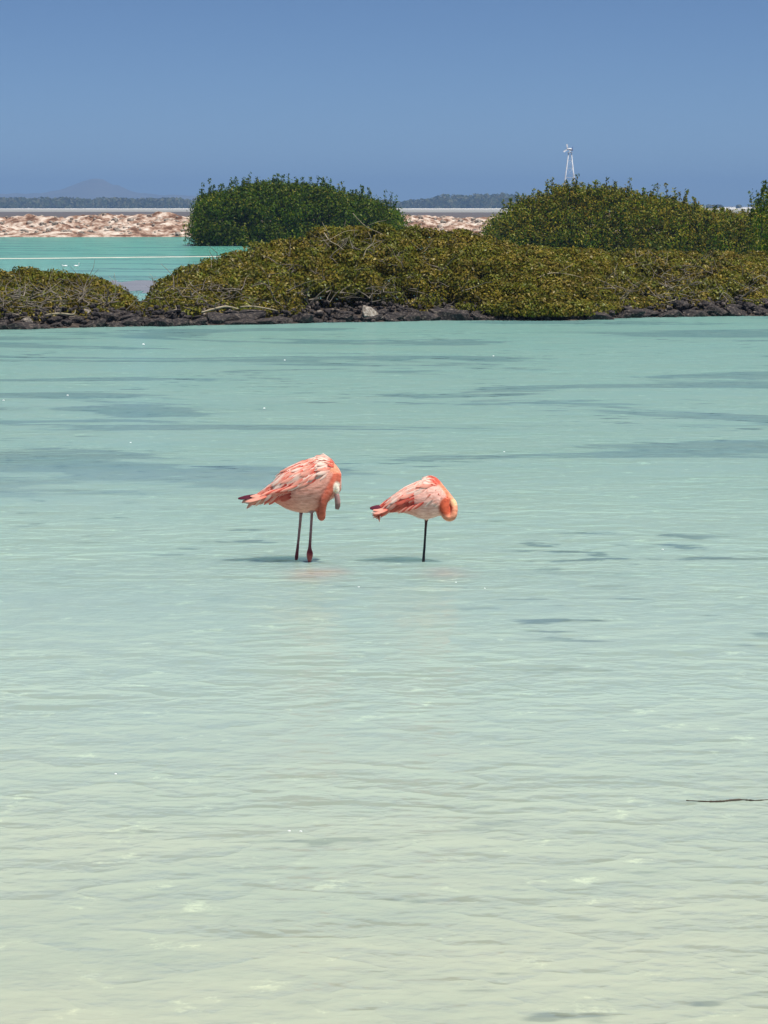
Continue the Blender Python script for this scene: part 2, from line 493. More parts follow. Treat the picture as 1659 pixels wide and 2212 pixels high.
# sand bar just awash and the grey mud behind the gap in the thicket
def strip(name, cx, w, m, z, kind='structure'):
    """cx: list of (x, y) centre points, w: half widths"""
    v, f = [], []
    pts = catmull([(x, y, 0) for x, y in cx], 24)
    for i, p in enumerate(pts):
        t = i / (len(pts) - 1)
        ww = np.interp(t, np.linspace(0, 1, len(w)), w) * (0.7 + 0.7 * float(vnoise(np.array([i * 0.7]), np.array([2.0]))[0]))
        j = 0.4 * (float(vnoise(np.array([i * 0.45]), np.array([7.0]))[0]) - 0.5)
        v += [(p.x, p.y + j - ww, -0.03), (p.x, p.y + j, z), (p.x, p.y + j + ww, -0.03)]
    for i in range(len(pts) - 1):
        a = i * 3
        f += [(a, a + 3, a + 4, a + 1), (a + 1, a + 4, a + 5, a + 2)]
    return tag(link(name, mesh(name, v, f), m), kind=kind)
strip('sand_bar', [(-48, 103), (-30, 105), (-19, 105.5), (-13, 108), (-8, 110), (0, 111)], [0.5, 0.8, 0.7, 1.0, 0.8, 0.3], M['sand'], 0.02)
strip('mud_flat', [(-16, 70), (-12, 69.5), (-8, 69), (-4, 69), (2, 68)], [3, 7, 8.5, 8, 5], M['mud'], 0.035)

# the near spit that carries the thicket
EX = [-16, -8.0, -4.0, -2.4, 0.2, 1.7, 4.2, 6.0, 8.8, 16]
EY = [42.0, 44.9, 46.5, 47.0, 48.1, 48.5, 48.6, 49.7, 50.6, 53.0]
def front(X): return np.interp(X, EX, EY) + 0.35 * (vnoise(np.asarray(X) * 0.9, np.asarray(X) * 0 + 4) - 0.5)
def zspit(X, Y):
    d = Y - front(X)
    w = 6.5 + 1.5 * vnoise(X * 0.3, X * 0 + 21)
    up = np.clip(d / 0.9, -0.5, 1); dn = np.clip((w - d) / 1.2, -0.5, 1)
    low = 1 - 0.45 * np.exp(-((X + 5.45) / 0.45) ** 2)
    return np.minimum(up, dn) * 0.26 * low + 0.12 * (fbm(X * 1.7, Y * 1.7) - 0.45)
tag(link('shore_bank', grid_mesh('shore_bank', np.linspace(-16, 16, 321), np.linspace(40, 63, 231), zspit), M['bank']), kind='structure')
def zsp(x, y): return float(zspit(np.array([float(x)]), np.array([float(y)]))[0])

# far woods and hills
def leaf_arrays(pos, nrm, ln, wd, up=0.3, jit=0.8):
    n = len(pos)
    nrm = nrm + RNG.normal(0, jit, (n, 3)); nrm /= np.linalg.norm(nrm, axis=1, keepdims=True) + 1e-9
    ax = RNG.normal(0, 1, (n, 3)); ax[:, 2] += up * 2
    ax -= nrm * (ax * nrm).sum(1, keepdims=True); ax /= np.linalg.norm(ax, axis=1, keepdims=True) + 1e-9
    sd = np.cross(nrm, ax)
    ln = np.asarray(ln).reshape(-1, 1); wd = np.asarray(wd).reshape(-1, 1)
    a = pos - ax * ln * 0.5; b = pos + ax * ln * 0.5
    l = pos + sd * wd * 0.5 + nrm * wd * 0.18 + ax * ln * 0.06; r = pos - sd * wd * 0.5 + nrm * wd * 0.18 + ax * ln * 0.06
    return np.stack([a, l, b, r], 1).reshape(-1, 3)


def leaf_mesh(name, V, cols):
    """V: n*4 verts, cols: n x 3"""
    n = len(V) // 4
    i = np.arange(n) * 4
    f = np.stack([i, i + 1, i + 2, i, i + 2, i + 3], 1).reshape(-1).astype(np.int32)
    me = bpy.data.meshes.new(name)
    me.vertices.add(len(V)); me.vertices.foreach_set('co', V.astype(np.float32).ravel())
    me.loops.add(len(f)); me.loops.foreach_set('vertex_index', f)
    me.polygons.add(n * 2); me.polygons.foreach_set('loop_start', np.arange(0, n * 6, 3, dtype=np.int32))
    me.update(calc_edges=True)
    a = me.color_attributes.new('Col', 'FLOAT_COLOR', 'POINT')
    c4 = np.ones((n * 4, 4), dtype=np.float32); c4[:, :3] = np.repeat(cols, 4, axis=0)
    a.data.foreach_set('color', c4.ravel())
    return me


def palette(n, cols, w):
    k = RNG.choice(len(cols), n, p=np.array(w) / sum(w))
    c = np.array(cols)[k]
    return c * RNG.uniform(0.75, 1.25, (n, 1))


wp, wnn = [], []
for k in range(900):
    x = RNG.uniform(-760, 330); y = RNG.uniform(2050, 2300)
    d = (x * 4731 / y) + 829.5
    h = np.interp(d, [-300, 0, 400, 700, 870, 930, 960, 1010, 1060, 1120, 1300, 1500], [10, 10, 10, 9, 7, 10, 13.5, 12.5, 15, 13, 8, 3])
    h *= RNG.uniform(0.75, 1.05)
    m = 36
    u = RNG.normal(0, 1, (m, 3)); u /= np.linalg.norm(u, axis=1, keepdims=True)
    rad = np.array([h * 0.7, h * 0.6, h * 0.5])
    wp.append(np.array([x, y, h * 0.5]) + u * rad); wnn.append(u)
wp = np.concatenate(wp); wnn = np.concatenate(wnn)
me = leaf_mesh('far_woods', leaf_arrays(wp, wnn, RNG.uniform(3, 5, len(wp)), RNG.uniform(2.5, 4, len(wp)), 0.2, 0.4),
               palette(len(wp), [(0.06, 0.075, 0.035), (0.10, 0.10, 0.055)], [1, 1]))
tag(link('far_woods', me, M['woods']), 'hazy strip of distant scrub woodland beyond the salt flats', 'woods', kind='stuff')

def zhill(X, Y):
    d = X * 4731 / 6500 + 829.5
    top = 0.73 * np.interp(d, [-900, -300, -60, 85, 136, 165, 190, 206, 222, 234, 250, 263, 283, 300, 340, 418, 560, 900, 2400],
                    [30, 44, 52, 56, 67, 84, 96, 106, 106, 103, 92, 86, 67, 55, 48, 44, 30, 6, 0])
    e = np.clip(1 - np.abs(Y - 6500) / 600, 0, 1)
    return top * e ** 0.8 * (0.86 + 0.3 * fbm(X * 0.02, Y * 0.006)) - 1 + 1.3
tag(link('hills', grid_mesh('hills', np.linspace(-3900, 3900, 521), np.linspace(5900, 7100, 29), zhill), M['hill']), kind='structure')

# the salty air over the whole place
def m_haze():
    m, N, L, out = mat('haze_air')
    v = N('ShaderNodeVolumePrincipled')
    v.inputs['Color'].default_value = (0.32, 0.54, 0.90, 1)
    v.inputs['Density'].default_value = 0.00027
    v.inputs['Anisotropy'].default_value = 0.0
    L(v.outputs[0], out.inputs['Volume'])
    return m
bm = bmesh.new(); bmesh.ops.create_cube(bm, size=1.0)
for v in bm.verts:
    v.co = Vector((v.co.x * 8600, 4900 + v.co.y * 10600, 59 + v.co.z * 122))
hz = bpy.data.meshes.new('haze'); bm.to_mesh(hz); bm.free()
tag(link('haze', hz, m_haze()), 'pale blue salty haze in the air over the lagoon', 'haze', kind='stuff')


# ------------------------------------------------------------------ shrubs
def twigs(mb, origin, n, length, rad, up=0.5, spread=1.0, segs=4, bend=0.25):
    for k in range(n):
        p = Vector(origin)
        d = Vector((random.gauss(0, spread), random.gauss(0, spread * 0.7), abs(random.gauss(up, 0.35)))).normalized()
        L_ = length * random.uniform(0.6, 1.25)
        pts = [p.copy()]
        for s in range(segs):
            d = (d + Vector((random.gauss(0, bend), random.gauss(0, bend), random.gauss(0, bend)))).normalized()
            p = p + d * L_ / segs; pts.append(p.copy())
        mb.add(tube(pts, [rad * (1 - 0.8 * i / segs) for i in range(segs + 1)], 4, False))


BROWN = [(0.22, 0.175, 0.022), (0.15, 0.13, 0.016), (0.25, 0.18, 0.04), (0.125, 0.13, 0.015), (0.38, 0.31, 0.11), (0.52, 0.45, 0.25)]
BROWN_W = [5, 5, 3, 3, 1.0, 0.16]
GREEN = [(0.060, 0.112, 0.006), (0.10, 0.145, 0.008), (0.042, 0.085, 0.006), (0.175, 0.185, 0.018), (0.26, 0.26, 0.07)]
GREEN_W = [5, 4, 4, 1.5, 0.3]


def thicket_top(X):
    """height of the thicket's crest along the spit"""
    return np.interp(X, [-15, -9.5, -8.06, -7.0, -6.4, -6.0, -5.5, -5.42, -5.3, -5.0, -4.4, -3.9, -3.2, -2.8, -2.2, -1.4, -0.95, 0.2, 0.8, 1.85, 2.4, 3.0, 4.1, 5.2, 6.3, 9.0, 16],
                     [1.4, 1.28, 1.17, 1.05, 0.93, 0.75, 0.3, 0.1, 0.3, 0.85, 1.18, 1.33, 1.54, 1.70, 1.78, 2.0, 2.10, 2.10, 2.04, 1.96, 1.8, 1.62, 1.52, 1.48, 1.46, 1.38, 1.35])


def thicket_shrub(name, x0, x1, label, n_clumps, leaves_per, pal, pw, grey=0.0, overhang=0.0, twig_n=40):
    xc = 0.5 * (x0 + x1)
    root = empty(name, (xc, float(front(xc)) + 2.5, 0.1), label, 'shrub', 'shrubs of the thicket on the spit')
    inv = Matrix.Translation(-root.location)
    P_, N_, Cc = [], [], []
    limbs = []
    for k in range(n_clumps):
        x = random.uniform(x0, x1)
        top = float(thicket_top(x))
        u = random.random()                       # 0 at the water side, 1 at the back
        d0 = 0.65 - overhang * math.exp(-((x - 3.4) / 1.5) ** 2)
        d = d0 + u * 4.4
        # a domed section: steep towards the water, crest two thirds back, falling off behind
        s = (d - d0 + 0.1) / 3.1
        h = top * (min(1, max(0.06, s)) ** 0.62) if s < 1 else top * max(0.25, 1 - (s - 1) * 1.3)
        r = random.uniform(0.16, 0.32) * (0.6 + 0.4 * min(1, top / 1.4))
        y = float(front(x)) + d
        z = max(0.12, h - r * 0.75)
        if s < 1 and random.random() < 0.35:      # fill the face under the crest
            z = max(0.15, z * random.uniform(0.45, 0.95))
        if -1.9 < x < 2.3 and s < 0.4 and z < 0.62:
            if random.random() < 0.8: y += random.uniform(0.9, 1.6)
        c = np.array([x, y, z])
        m = int(leaves_per * (r / 0.3) ** 2)
        uu = RNG.normal(0, 1, (m, 3)); uu[:, 2] += 0.35; uu[:, 1] -= 0.2
        uu /= np.linalg.norm(uu, axis=1, keepdims=True)
        rr = r * (0.55 + 0.55 * RNG.random((m, 1)) ** 0.6)
        P_.append(c + uu * rr * np.array([1.15, 1, 0.85])); N_.append(uu)
        g = random.uniform(0.7, 1.25)
        tint = random.random()
        col = palette(m, pal, pw) * g
        if tint > 0.6: col = col * np.array([0.82, 1.0, 0.9])
        Cc.append(col)
        if k % max(1, n_clumps // 14) == 0:
            b0 = Vector((x + random.uniform(-.3, .3), y + random.uniform(-0.2, 0.7), zsp(x, y) - 0.02))
            pts = catmull([b0, b0.lerp(Vector(c), 0.5) + Vector((random.uniform(-.2, .2), random.uniform(-.15, .1), 0.1)), Vector(c)], 4)
            limbs.append(tube(pts, [0.03 * (1 - 0.6 * i / (len(pts) - 1)) for i in range(len(pts))], 5, False))
    P_ = np.concatenate(P_); N_ = np.concatenate(N_); Cc = np.concatenate(Cc)
    keep = P_[:, 2] > 0.1
    P_, N_, Cc = P_[keep], N_[keep], Cc[keep]
    n = len(P_)
    V = leaf_arrays(P_, N_, RNG.uniform(0.06, 0.105, n), RNG.uniform(0.032, 0.056, n), 0.35, 0.55)
    V -= np.array(root.location)
    cr = link('crown', leaf_mesh('crown', V, Cc), M['leaf'], root)
    cr['kind'] = 'stuff'
    for v_, f_ in limbs:
        MB().add(([inv @ p for p in v_], f_)).build('trunk', M['bark'], root)
    # bare grey twigs poking out of the foliage
    tw = MB()
    for k in range(twig_n):
        x = random.uniform(x0 + 0.1, x1 - 0.1)
        top = float(thicket_top(x)); d = random.uniform(0.5, 3.2)
        s = min(1, (d - 0.3) / 3.1)
        y = float(front(x)) + d
        z = max(0.15, top * s ** 0.62 - 0.12)
        twigs(tw, (x, y, z), 2, random.uniform(0.25, 0.6), random.uniform(0.006, 0.012), 0.5, 0.9)
    for k in range(int(grey * 300)):
        x = random.uniform(x0, x1); d = random.uniform(0.45, 1.8)
        y = float(front(x)) + d
        z = zsp(x, y) + random.uniform(0, 0.5) * min(1, float(thicket_top(x)))
        twigs(tw, (x, y, z), 2, random.uniform(0.3, 0.8), random.uniform(0.008, 0.016), 0.25, 1.0)
    tw.v = [inv @ p for p in tw.v]
    t = tw.build('twigs', M['twig'], root)
    t['kind'] = 'stuff'
    return root


def bare_branch(root, pts, r, forks=()):
    mb = MB(); r *= 0.62
    loc = root.location
    q = catmull([Vector(p) - loc for p in pts], 4)
    mb.add(tube(q, [r * (1 - 0.7 * i / (len(q) - 1)) for i in range(len(q))], 5))
    for i, d, l in forks:
        a = q[int(i * (len(q) - 1))]
        b = a + Vector(d).normalized() * l
        mb.add(tube([a, a.lerp(b, 0.5) + Vector((0.02, 0, 0.03)), b], [r * 0.6, r * 0.45, r * 0.2], 5))
    return mb.build('bare_branch', M['wood'], root)


sh_left = thicket_shrub('shore_shrub', -12.5, -5.72, 'low brown shrub full of grey bare twigs across the water gap from the thicket', 600, 330, BROWN, BROWN_W, 0.75, 0, 60)
sh_gap = thicket_shrub('shore_shrub', -5.2, -2.3, 'rounded olive brown shrub ending the main thicket at the narrow water gap', 410, 330, BROWN, [5, 4, 2, 4, 1.4, .3], 0.15, 0, 40)
sh_top = thicket_shrub('shore_shrub', -2.5, 1.9, 'tallest brown shrub of the thicket with bleached bare branches on its crown', 410, 330, BROWN, BROWN_W, 0.12, 0, 70)
sh_mid = thicket_shrub('shore_shrub', 1.7, 5.2, 'dense brown shrub whose leaves overhang the water with no rocks before it', 600, 330, BROWN, BROWN_W, 0.0, 0.75, 40)
sh_roots = thicket_shrub('shore_shrub', 5.0, 12.5, 'spreading brown shrub above a tangle of pale roots and rocks on the shore', 600, 330, BROWN, [4, 4, 4, 3, 1.6, .3], 0.3, 0, 110)

def Q(x, y, Y): return at_depth(x, y, Y)
bare_branch(sh_top, [Q(775, 480, 50.9), Q(762, 461, 50.8), Q(790, 489, 51.0), Q(830, 508, 51.2), Q(842, 520, 51.2)][1:], 0.017, [(0.4, (1, -.2, .3), 0.5), (0.7, (1, 0, -.3), 0.3)])
bare_branch(sh_top, [Q(700, 503, 49.5), Q(712, 520, 49.4), Q(730, 530, 49.35), Q(742, 540, 49.3)], 0.022, [(0.35, (-.4, -.2, 1), 0.45), (0.6, (1, 0, .5), 0.35)])
bare_branch(sh_top, [Q(763, 538, 49.5), Q(758, 525, 49.5), Q(754, 508, 49.5)], 0.016, [(0.5, (.6, 0, 1), 0.25)])
bare_branch(sh_top, [Q(785, 555, 49.2), Q(792, 538, 49.25), Q(806, 524, 49.35), Q(812, 505, 49.4)], 0.018, [(0.4, (1, 0, .6), 0.35), (0.6, (-.3, 0, 1), 0.3)])
bare_branch(sh_top, [Q(690, 520, 49.6), Q(712, 517, 49.6), Q(745, 500, 50.3), Q(775, 497, 50.5)], 0.013, [(0.6, (.4, 0, 1), 0.3)])
bare_branch(sh_mid, [Q(1160, 600, 49.5), Q(1190, 590, 49.6), Q(1225, 592, 49.7), Q(1260, 600, 49.8)], 0.018, [(0.5, (1, 0, .6), 0.4)])
bare_branch(sh_gap, [Q(372, 660, 47.2), Q(395, 630, 47.2), Q(418, 605, 47.5)], 0.013)
bare_branch(sh_gap, [Q(335, 620, 47.4), Q(330, 606, 47.4), Q(338, 598, 47.4)], 0.016, [(0.4, (-.4, 0, 1), .2)])
bare_branch(sh_left, [Q(245, 650, 46.6), Q(250, 622, 46.6), Q(247, 590, 46.6)], 0.016, [(0.5, (-.6, 0, 1), 0.3), (0.3, (.5, 0, 1), .3)])
bare_branch(sh_left, [Q(90, 640, 45.7), Q(112, 622, 45.7), Q(132, 606, 45.9)], 0.014)
bare_branch(sh_left, [Q(270, 672, 46.4), Q(292, 650, 46.4), Q(300, 632, 46.4)], 0.014, [(0.5, (1, 0, .4), .25)])
for k in range(9):
    x = random.uniform(1330, 1640); y = random.uniform(585, 655); Yd = 50.9 - (y - 585) * 0.004
    bare_branch(sh_roots, [Q(x, y, Yd - .5), Q(x + random.uniform(8, 18), y - random.uniform(2, 16), Yd - .5), Q(x + random.uniform(22, 36), y - random.uniform(-4, 20), Yd - .45)], 0.016, [(0.5, (random.uniform(-1, 1), 0, .8), .25)])


def mangrove(name, x0, x1, yc, label, prof, n_clumps, leaves_per, dy=4.0, size=1.0, base_z=0.0, pal=GREEN, pw=GREEN_W, shoots=70, group='green mangroves behind the thicket'):
    """prof: list of (x, top height)"""
    px = [p[0] for p in prof]; pz = [p[1] for p in prof]
    root = empty(name, (0.5 * (x0 + x1), yc, base_z), label, 'mangrove', group)
    loc = np.array(root.location)
    P_, N_, Cc = [], [], []
    tr = MB(); limbs = []
    for k in range(n_clumps):
        x = random.uniform(x0, x1); top = float(np.interp(x, px, pz))
        v = random.uniform(-1, 1)
        env = math.sqrt(max(0.0, 1 - (v * 0.93) ** 2))
        zt = top * (0.35 + 0.65 * env)
        r = random.choice((0.22, 0.28, 0.34, 0.5)) * random.uniform(0.85, 1.15) * size
        fill = random.random()
        z = zt - r * 0.8 if fill < 0.45 else random.uniform(0.1, max(0.3, zt - r))
        y = yc + v * dy * (0.55 + 0.45 * (1 - z / max(top, 0.1)))
        if random.random() < 0.16:
            z = random.uniform(0.1, 1.2); y = yc - dy * random.uniform(0.55, 0.95)
        z = max(z, 0.12)
        xm = 0.5 * (x0 + x1)
        if z < 0.7 or z > 0.8 * top: x = xm + (x - xm) * random.uniform(0.9, 0.97)
        c = np.array([x, y, z])
        m = int(leaves_per * (r / 0.4) ** 2)
        uu = RNG.normal(0, 1, (m, 3)); uu /= np.linalg.norm(uu, axis=1, keepdims=True)
        rr = r * (0.25 + 1.1 * RNG.random((m, 1)) ** 0.7)
        P_.append(c + uu * rr * np.array([1.1, 1.1, 1.25])); N_.append(uu)
        g = 0.45 + 1.1 * float(fbm(np.array([x * 0.9 + 40]), np.array([z * 0.9 + y * 0.5]), 3)[0]) / 0.875 + random.uniform(-0.15, 0.15)
        col = palette(m, pal, pw) * g
        if random.random() > 0.7: col = col * np.array([1.25, 1.05, 0.8])
        Cc.append(col)
        if k % max(1, n_clumps // 16) == 0:
            b0 = Vector((x + random.uniform(-.6, .6), y * 0.7 + yc * 0.3, base_z - 0.3))
            pts = catmull([b0, b0.lerp(Vector(c), 0.55) + Vector((random.uniform(-.3, .3), 0, 0.15)), Vector(c)], 4)
            limbs.append(tube(pts, [0.06 * size * (1 - 0.7 * i / (len(pts) - 1)) for i in range(len(pts))], 5, False))
    # upright leafy shoots along the top
    for k in range(shoots):
        x = random.uniform(x0, x1); top = float(np.interp(x, px, pz)); v = random.uniform(-0.5, 0.3)
        zt = top * (0.35 + 0.65 * math.sqrt(1 - v * v)) * random.uniform(0.94, 1.0)
        y = yc + v * dy * 0.6
        h = random.choice((0.3, 0.4, 0.55, 0.85)) * random.uniform(0.8, 1.2) * size
        lean = random.uniform(-.25, .25)
        p0 = Vector((x, y, zt - 0.25)); p1 = Vector((x + lean * h, y, zt + h))
        tr.add(tube([p0, p0.lerp(p1, .5), p1], [0.02 * size, 0.015 * size, 0.007 * size], 4, False))
        m = 26
        t = RNG.random(m) ** 0.6
        ang = RNG.random(m) * 6.28
        uu = np.stack([np.cos(ang), np.sin(ang), 0.7 + 0 * ang], 1)
        pp = np.array(p0) + np.outer(t, np.array(p1 - p0)) + uu * np.array([0.11, 0.11, 0.08]) * size * RNG.uniform(.4, 1.1, (m, 1))
        P_.append(pp); N_.append(uu * 0.4 + RNG.normal(0, .6, (m, 3)))
        Cc.append(palette(m, pal, pw) * random.uniform(0.8, 1.3))
    P_ = np.concatenate(P_); N_ = np.concatenate(N_); Cc = np.concatenate(Cc)
    keep = P_[:, 2] > base_z + 0.04
    P_, N_, Cc = P_[keep], N_[keep], Cc[keep]
    n = len(P_)
    V = leaf_arrays(P_, N_, RNG.uniform(0.13, 0.24, n) * size, RNG.uniform(0.06, 0.11, n) * size, 0.6, 0.5) - loc
    cr = link('crown', leaf_mesh('crown', V, Cc), M['green_leaf'], root)
    cr['kind'] = 'stuff'
    tr.v = [p - root.location for p in tr.v]
    st = tr.build('shoots', M['bark'], root); st['kind'] = 'stuff'
    for v_, f_ in limbs:
        MB().add(([p - root.location for p in v_], f_)).build('trunk', M['bark'], root)
    return root


def prof(pts, Y):
    return [((x - 829.5) * Y / F, CAM_H - (y - 445) * Y / F) for x, y in pts]
Y1 = 142
mangrove('mangrove', (424 - 829.5) * Y1 / F, (866 - 829.5) * Y1 / F, Y1, 'dark green mangrove standing in the water behind the end of the brown thicket',
         prof([(395, 500), (415, 455), (430, 428), (470, 414), (530, 405), (560, 399), (640, 403), (700, 411), (760, 424), (820, 434), (850, 450), (880, 480)], Y1), 1500, 105, 3.6, 1.0, shoots=90)
Y2 = 112
mangrove('mangrove', (1055 - 829.5) * Y2 / F, (1700 - 829.5) * Y2 / F, Y2, 'broad olive green mangrove with ragged leafy shoots rising below the white wind pump',
         prof([(1045, 496), (1075, 470), (1105, 440), (1160, 424), (1205, 408), (1270, 408), (1330, 414), (1390, 426), (1450, 438), (1500, 450), (1560, 462), (1659, 470), (1720, 490)], Y2), 1750, 110, 3.2, 0.9,
         pal=GREEN + [(0.19, 0.16, 0.02)], pw=[2, 4, 1.2, 6, 1.2, 6], shoots=95)
Y3 = 78
mangrove('mangrove', (1612 - 829.5) * Y3 / F, (1840 - 829.5) * Y3 / F, Y3, 'small mangrove with bare lower stems and a leafy top sprig next to the olive one',
         prof([(1590, 520), (1612, 470), (1625, 435), (1640, 408), (1659, 404), (1720, 410), (1800, 440), (1850, 480)], Y3), 380, 80, 2.0, 0.72,
         pal=GREEN + [(0.18, 0.155, 0.03)], pw=[3, 4, 2.5, 3, 0.6, 2.5], shoots=36)

# ------------------------------------------------------------------ rocks along the waterline
RK = [rock_mesh('rock', 10 + k, random.uniform(0.42, 0.68)) for k in range(7)]
for m_ in RK:
    m_.materials.append(M['rock'])
    m_.polygons.foreach_set('use_smooth', [False] * len(m_.polygons))
def put_rock(name, x, y, z, s, m, label, group=None, rz=None, sc=(1, 1, 1)):
    o = bpy.data.objects.new(name, RK[random.randrange(len(RK))])
    C.objects.link(o)
    o.location = (x, y, z); o.scale = (s * sc[0], s * sc[1], s * sc[2])
    o.rotation_euler = (random.uniform(-.2, .2), random.uniform(-.2, .2), random.uniform(0, 6.28) if rz is None else rz)
    if m is not M['rock']:
        o.material_slots[0].link = 'OBJECT'; o.material_slots[0].material = m
    return tag(o, label, 'rock', group)
def zone(x):
    for lim, t in ((-5.7, 'below the low twiggy shrub'), (-5.0, 'in the gap between the shrubs'), (-2.4, 'below the rounded olive shrub'), (1.8, 'below the tallest shrub'),
                   (5.1, 'below the shrub that overhangs the water'), (99, 'below the shrub with the pale roots')):
        if x < lim: return t
x = -10.2
while x < 11.5:
    for row in range(3):
        if 2.4 < x < 4.6 and row == 0: continue
        s = random.uniform(0.10, 0.24) * (1.0, 0.85, 0.75)[row] * (1.35 if random.random() < 0.15 else 1)
        xx = x + random.uniform(-0.16, 0.16)
        y = float(front(xx)) + (random.uniform(-0.05, 0.15), random.uniform(0.22, 0.45), random.uniform(0.5, 0.95))[row]
        z = max(-0.02, zsp(xx, y)) + s * (0.12, 0.2, 0.3)[row]
        if random.random() < (0.01, 0.06, 0.13)[row]:
            put_rock('shore_rock', xx, y, z, s * 0.8, M['pale_rock'], 'pale bleached coral rock ' + zone(xx), 'bleached rocks along the spit')
        else:
            put_rock('shore_rock', xx, y, z, s, M['rock'], 'dark wet coral rock at the waterline ' + zone(xx), 'dark rocks along the spit', random.uniform(-0.5, 0.5) + random.choice((0, math.pi)), (1.5, 0.9, random.uniform(0.8, 1.3)))
    x += random.uniform(0.26, 0.42)
# smaller rubble packed between them
mb_v, mb_f = [], []
for k in range(1500):
    xx = random.uniform(-11, 12); y = float(front(xx)) + random.uniform(-0.08, 1.1)
    s_ = random.uniform(0.03, 0.085); rz = random.random() * 6.28; c, sn = math.cos(rz), math.sin(rz)
    z = max(-0.03, zsp(xx, y)) + s_ * 0.4 + (random.uniform(0, 0.12) if y - front(xx) > 0.25 else 0)
    p = bv * s_
    n = len(mb_v)
    mb_v += [(a * c - b * sn + xx, a * sn + b * c + y, d + z) for a, b, d in p]; mb_f += [tuple(i + n for i in t) for t in bf]
o = link('shore_rubble', mesh('shore_rubble', mb_v, mb_f, False), M['rock'])
tag(o, 'small dark coral rubble packed between the rocks along the spit', 'rubble', kind='stuff')
p = on_plane(800, 692)
put_rock('boulder', p.x, float(front(p.x)) + 0.1, 0.12, 0.27, M['pale_rock'], 'largest pale topped boulder at the foot of the tallest shrub', None, 0.2, (1.0, 0.7, 1.0))

def drift(pts, r, label, m=None):
    pts = catmull(pts, 5)
    o0 = pts[len(pts) // 2]
    q = [p - o0 for p in pts]
    mb = MB().add(tube(q, [r * (0.5 + 0.9 * math.sin(math.pi * min(1, 0.15 + 0.8 * i / (len(q) - 1)))) * random.uniform(.85, 1.15) for i in range(len(q))], 7))
    i = len(q) // 3
    mb.add(tube([q[i], q[i] + Vector((0.05, -.02, 0.12)), q[i] + Vector((0.16, -.05, 0.17))], [r * .6, r * .45, r * .15], 5))
    o = mb.build('driftwood_branch', m or M['wood'])
    o.location = o0
    return tag(o, label, 'driftwood')
def shore_pt(xd, dz, dd=0.2):
    X = (xd - 829.5) * 47.5 / F
    for _ in range(4):
        Y = float(front(X)) + dd; X = (xd - 829.5) * Y / F
    return Vector((X, Y, max(0.0, zsp(X, Y)) + dz))
drift([shore_pt(436, 0.2), shore_pt(462, 0.25), shore_pt(490, 0.31), shore_pt(516, 0.27)], 0.018, 'long bleached driftwood branch lying on rocks beside the water gap')
drift([shore_pt(520, 0.32), shore_pt(545, 0.34), shore_pt(575, 0.3), shore_pt(600, 0.24)], 0.013, 'thinner bleached driftwood branch lying end to end with the long one')
drift([shore_pt(100, 0.22), shore_pt(130, 0.24), shore_pt(160, 0.23), shore_pt(165, 0.33)], 0.013, 'short bent driftwood branch below the twiggy shrub')

# ------------------------------------------------------------------ foam flecks, floating weed
fm = MB()
FL = [(571, 882, 4), (146, 854, 4), (282, 956, 3), (1089, 976, 3), (1066, 769, 3), (1432, 1187, 4), (1047, 1271, 3), (985, 1258, 3), (775, 1268, 4), (8, 865, 4), (615, 778, 3), (310, 744, 5), (625, 1795, 6), (650, 1796, 6), (250, 1672, 5)]
for xd, yd, s in FL:
    p = on_plane(xd, yd)
    r = s / (F / p.y) * 0.55
    bm = bmesh.new(); bmesh.ops.create_icosphere(bm, subdivisions=1, radius=1)
    vv = [Vector((v.co.x * r * random.uniform(.9, 1.6), v.co.y * r * 1.2, max(-0.2, v.co.z) * r * 0.7)) + p for v in bm.verts]
    ff = [tuple(v.index for v in f.verts) for f in bm.faces]
    bm.free(); fm.add((vv, ff))
tag(fm.build('foam', M['foam']), 'white foam flecks scattered on the lagoon surface', 'foam', kind='stuff')

def weed(pts, r, label):
    q = catmull([on_plane(x, y) for x, y in pts], 6)
    o0 = q[0].copy()
    mb = MB().add(tube([p - o0 + Vector((0, 0, 0.003)) for i, p in enumerate(q)], [r * random.uniform(0.55, 1.3) * (0.3 + 0.7 * math.sin(math.pi * (0.08 + 0.85 * i / (len(q) - 1)))) for i in range(len(q))], 6))
    o = mb.build('floating_twig', M['bark']); o.location = o0
    return tag(o, label, 'twig')
weed([(1482, 1730.5), (1510, 1732), (1535, 1733), (1560, 1732.5), (1580, 1730), (1605, 1729), (1630, 1730.5), (1670, 1728)], 0.005, 'long dark twig floating in the pale shallows')

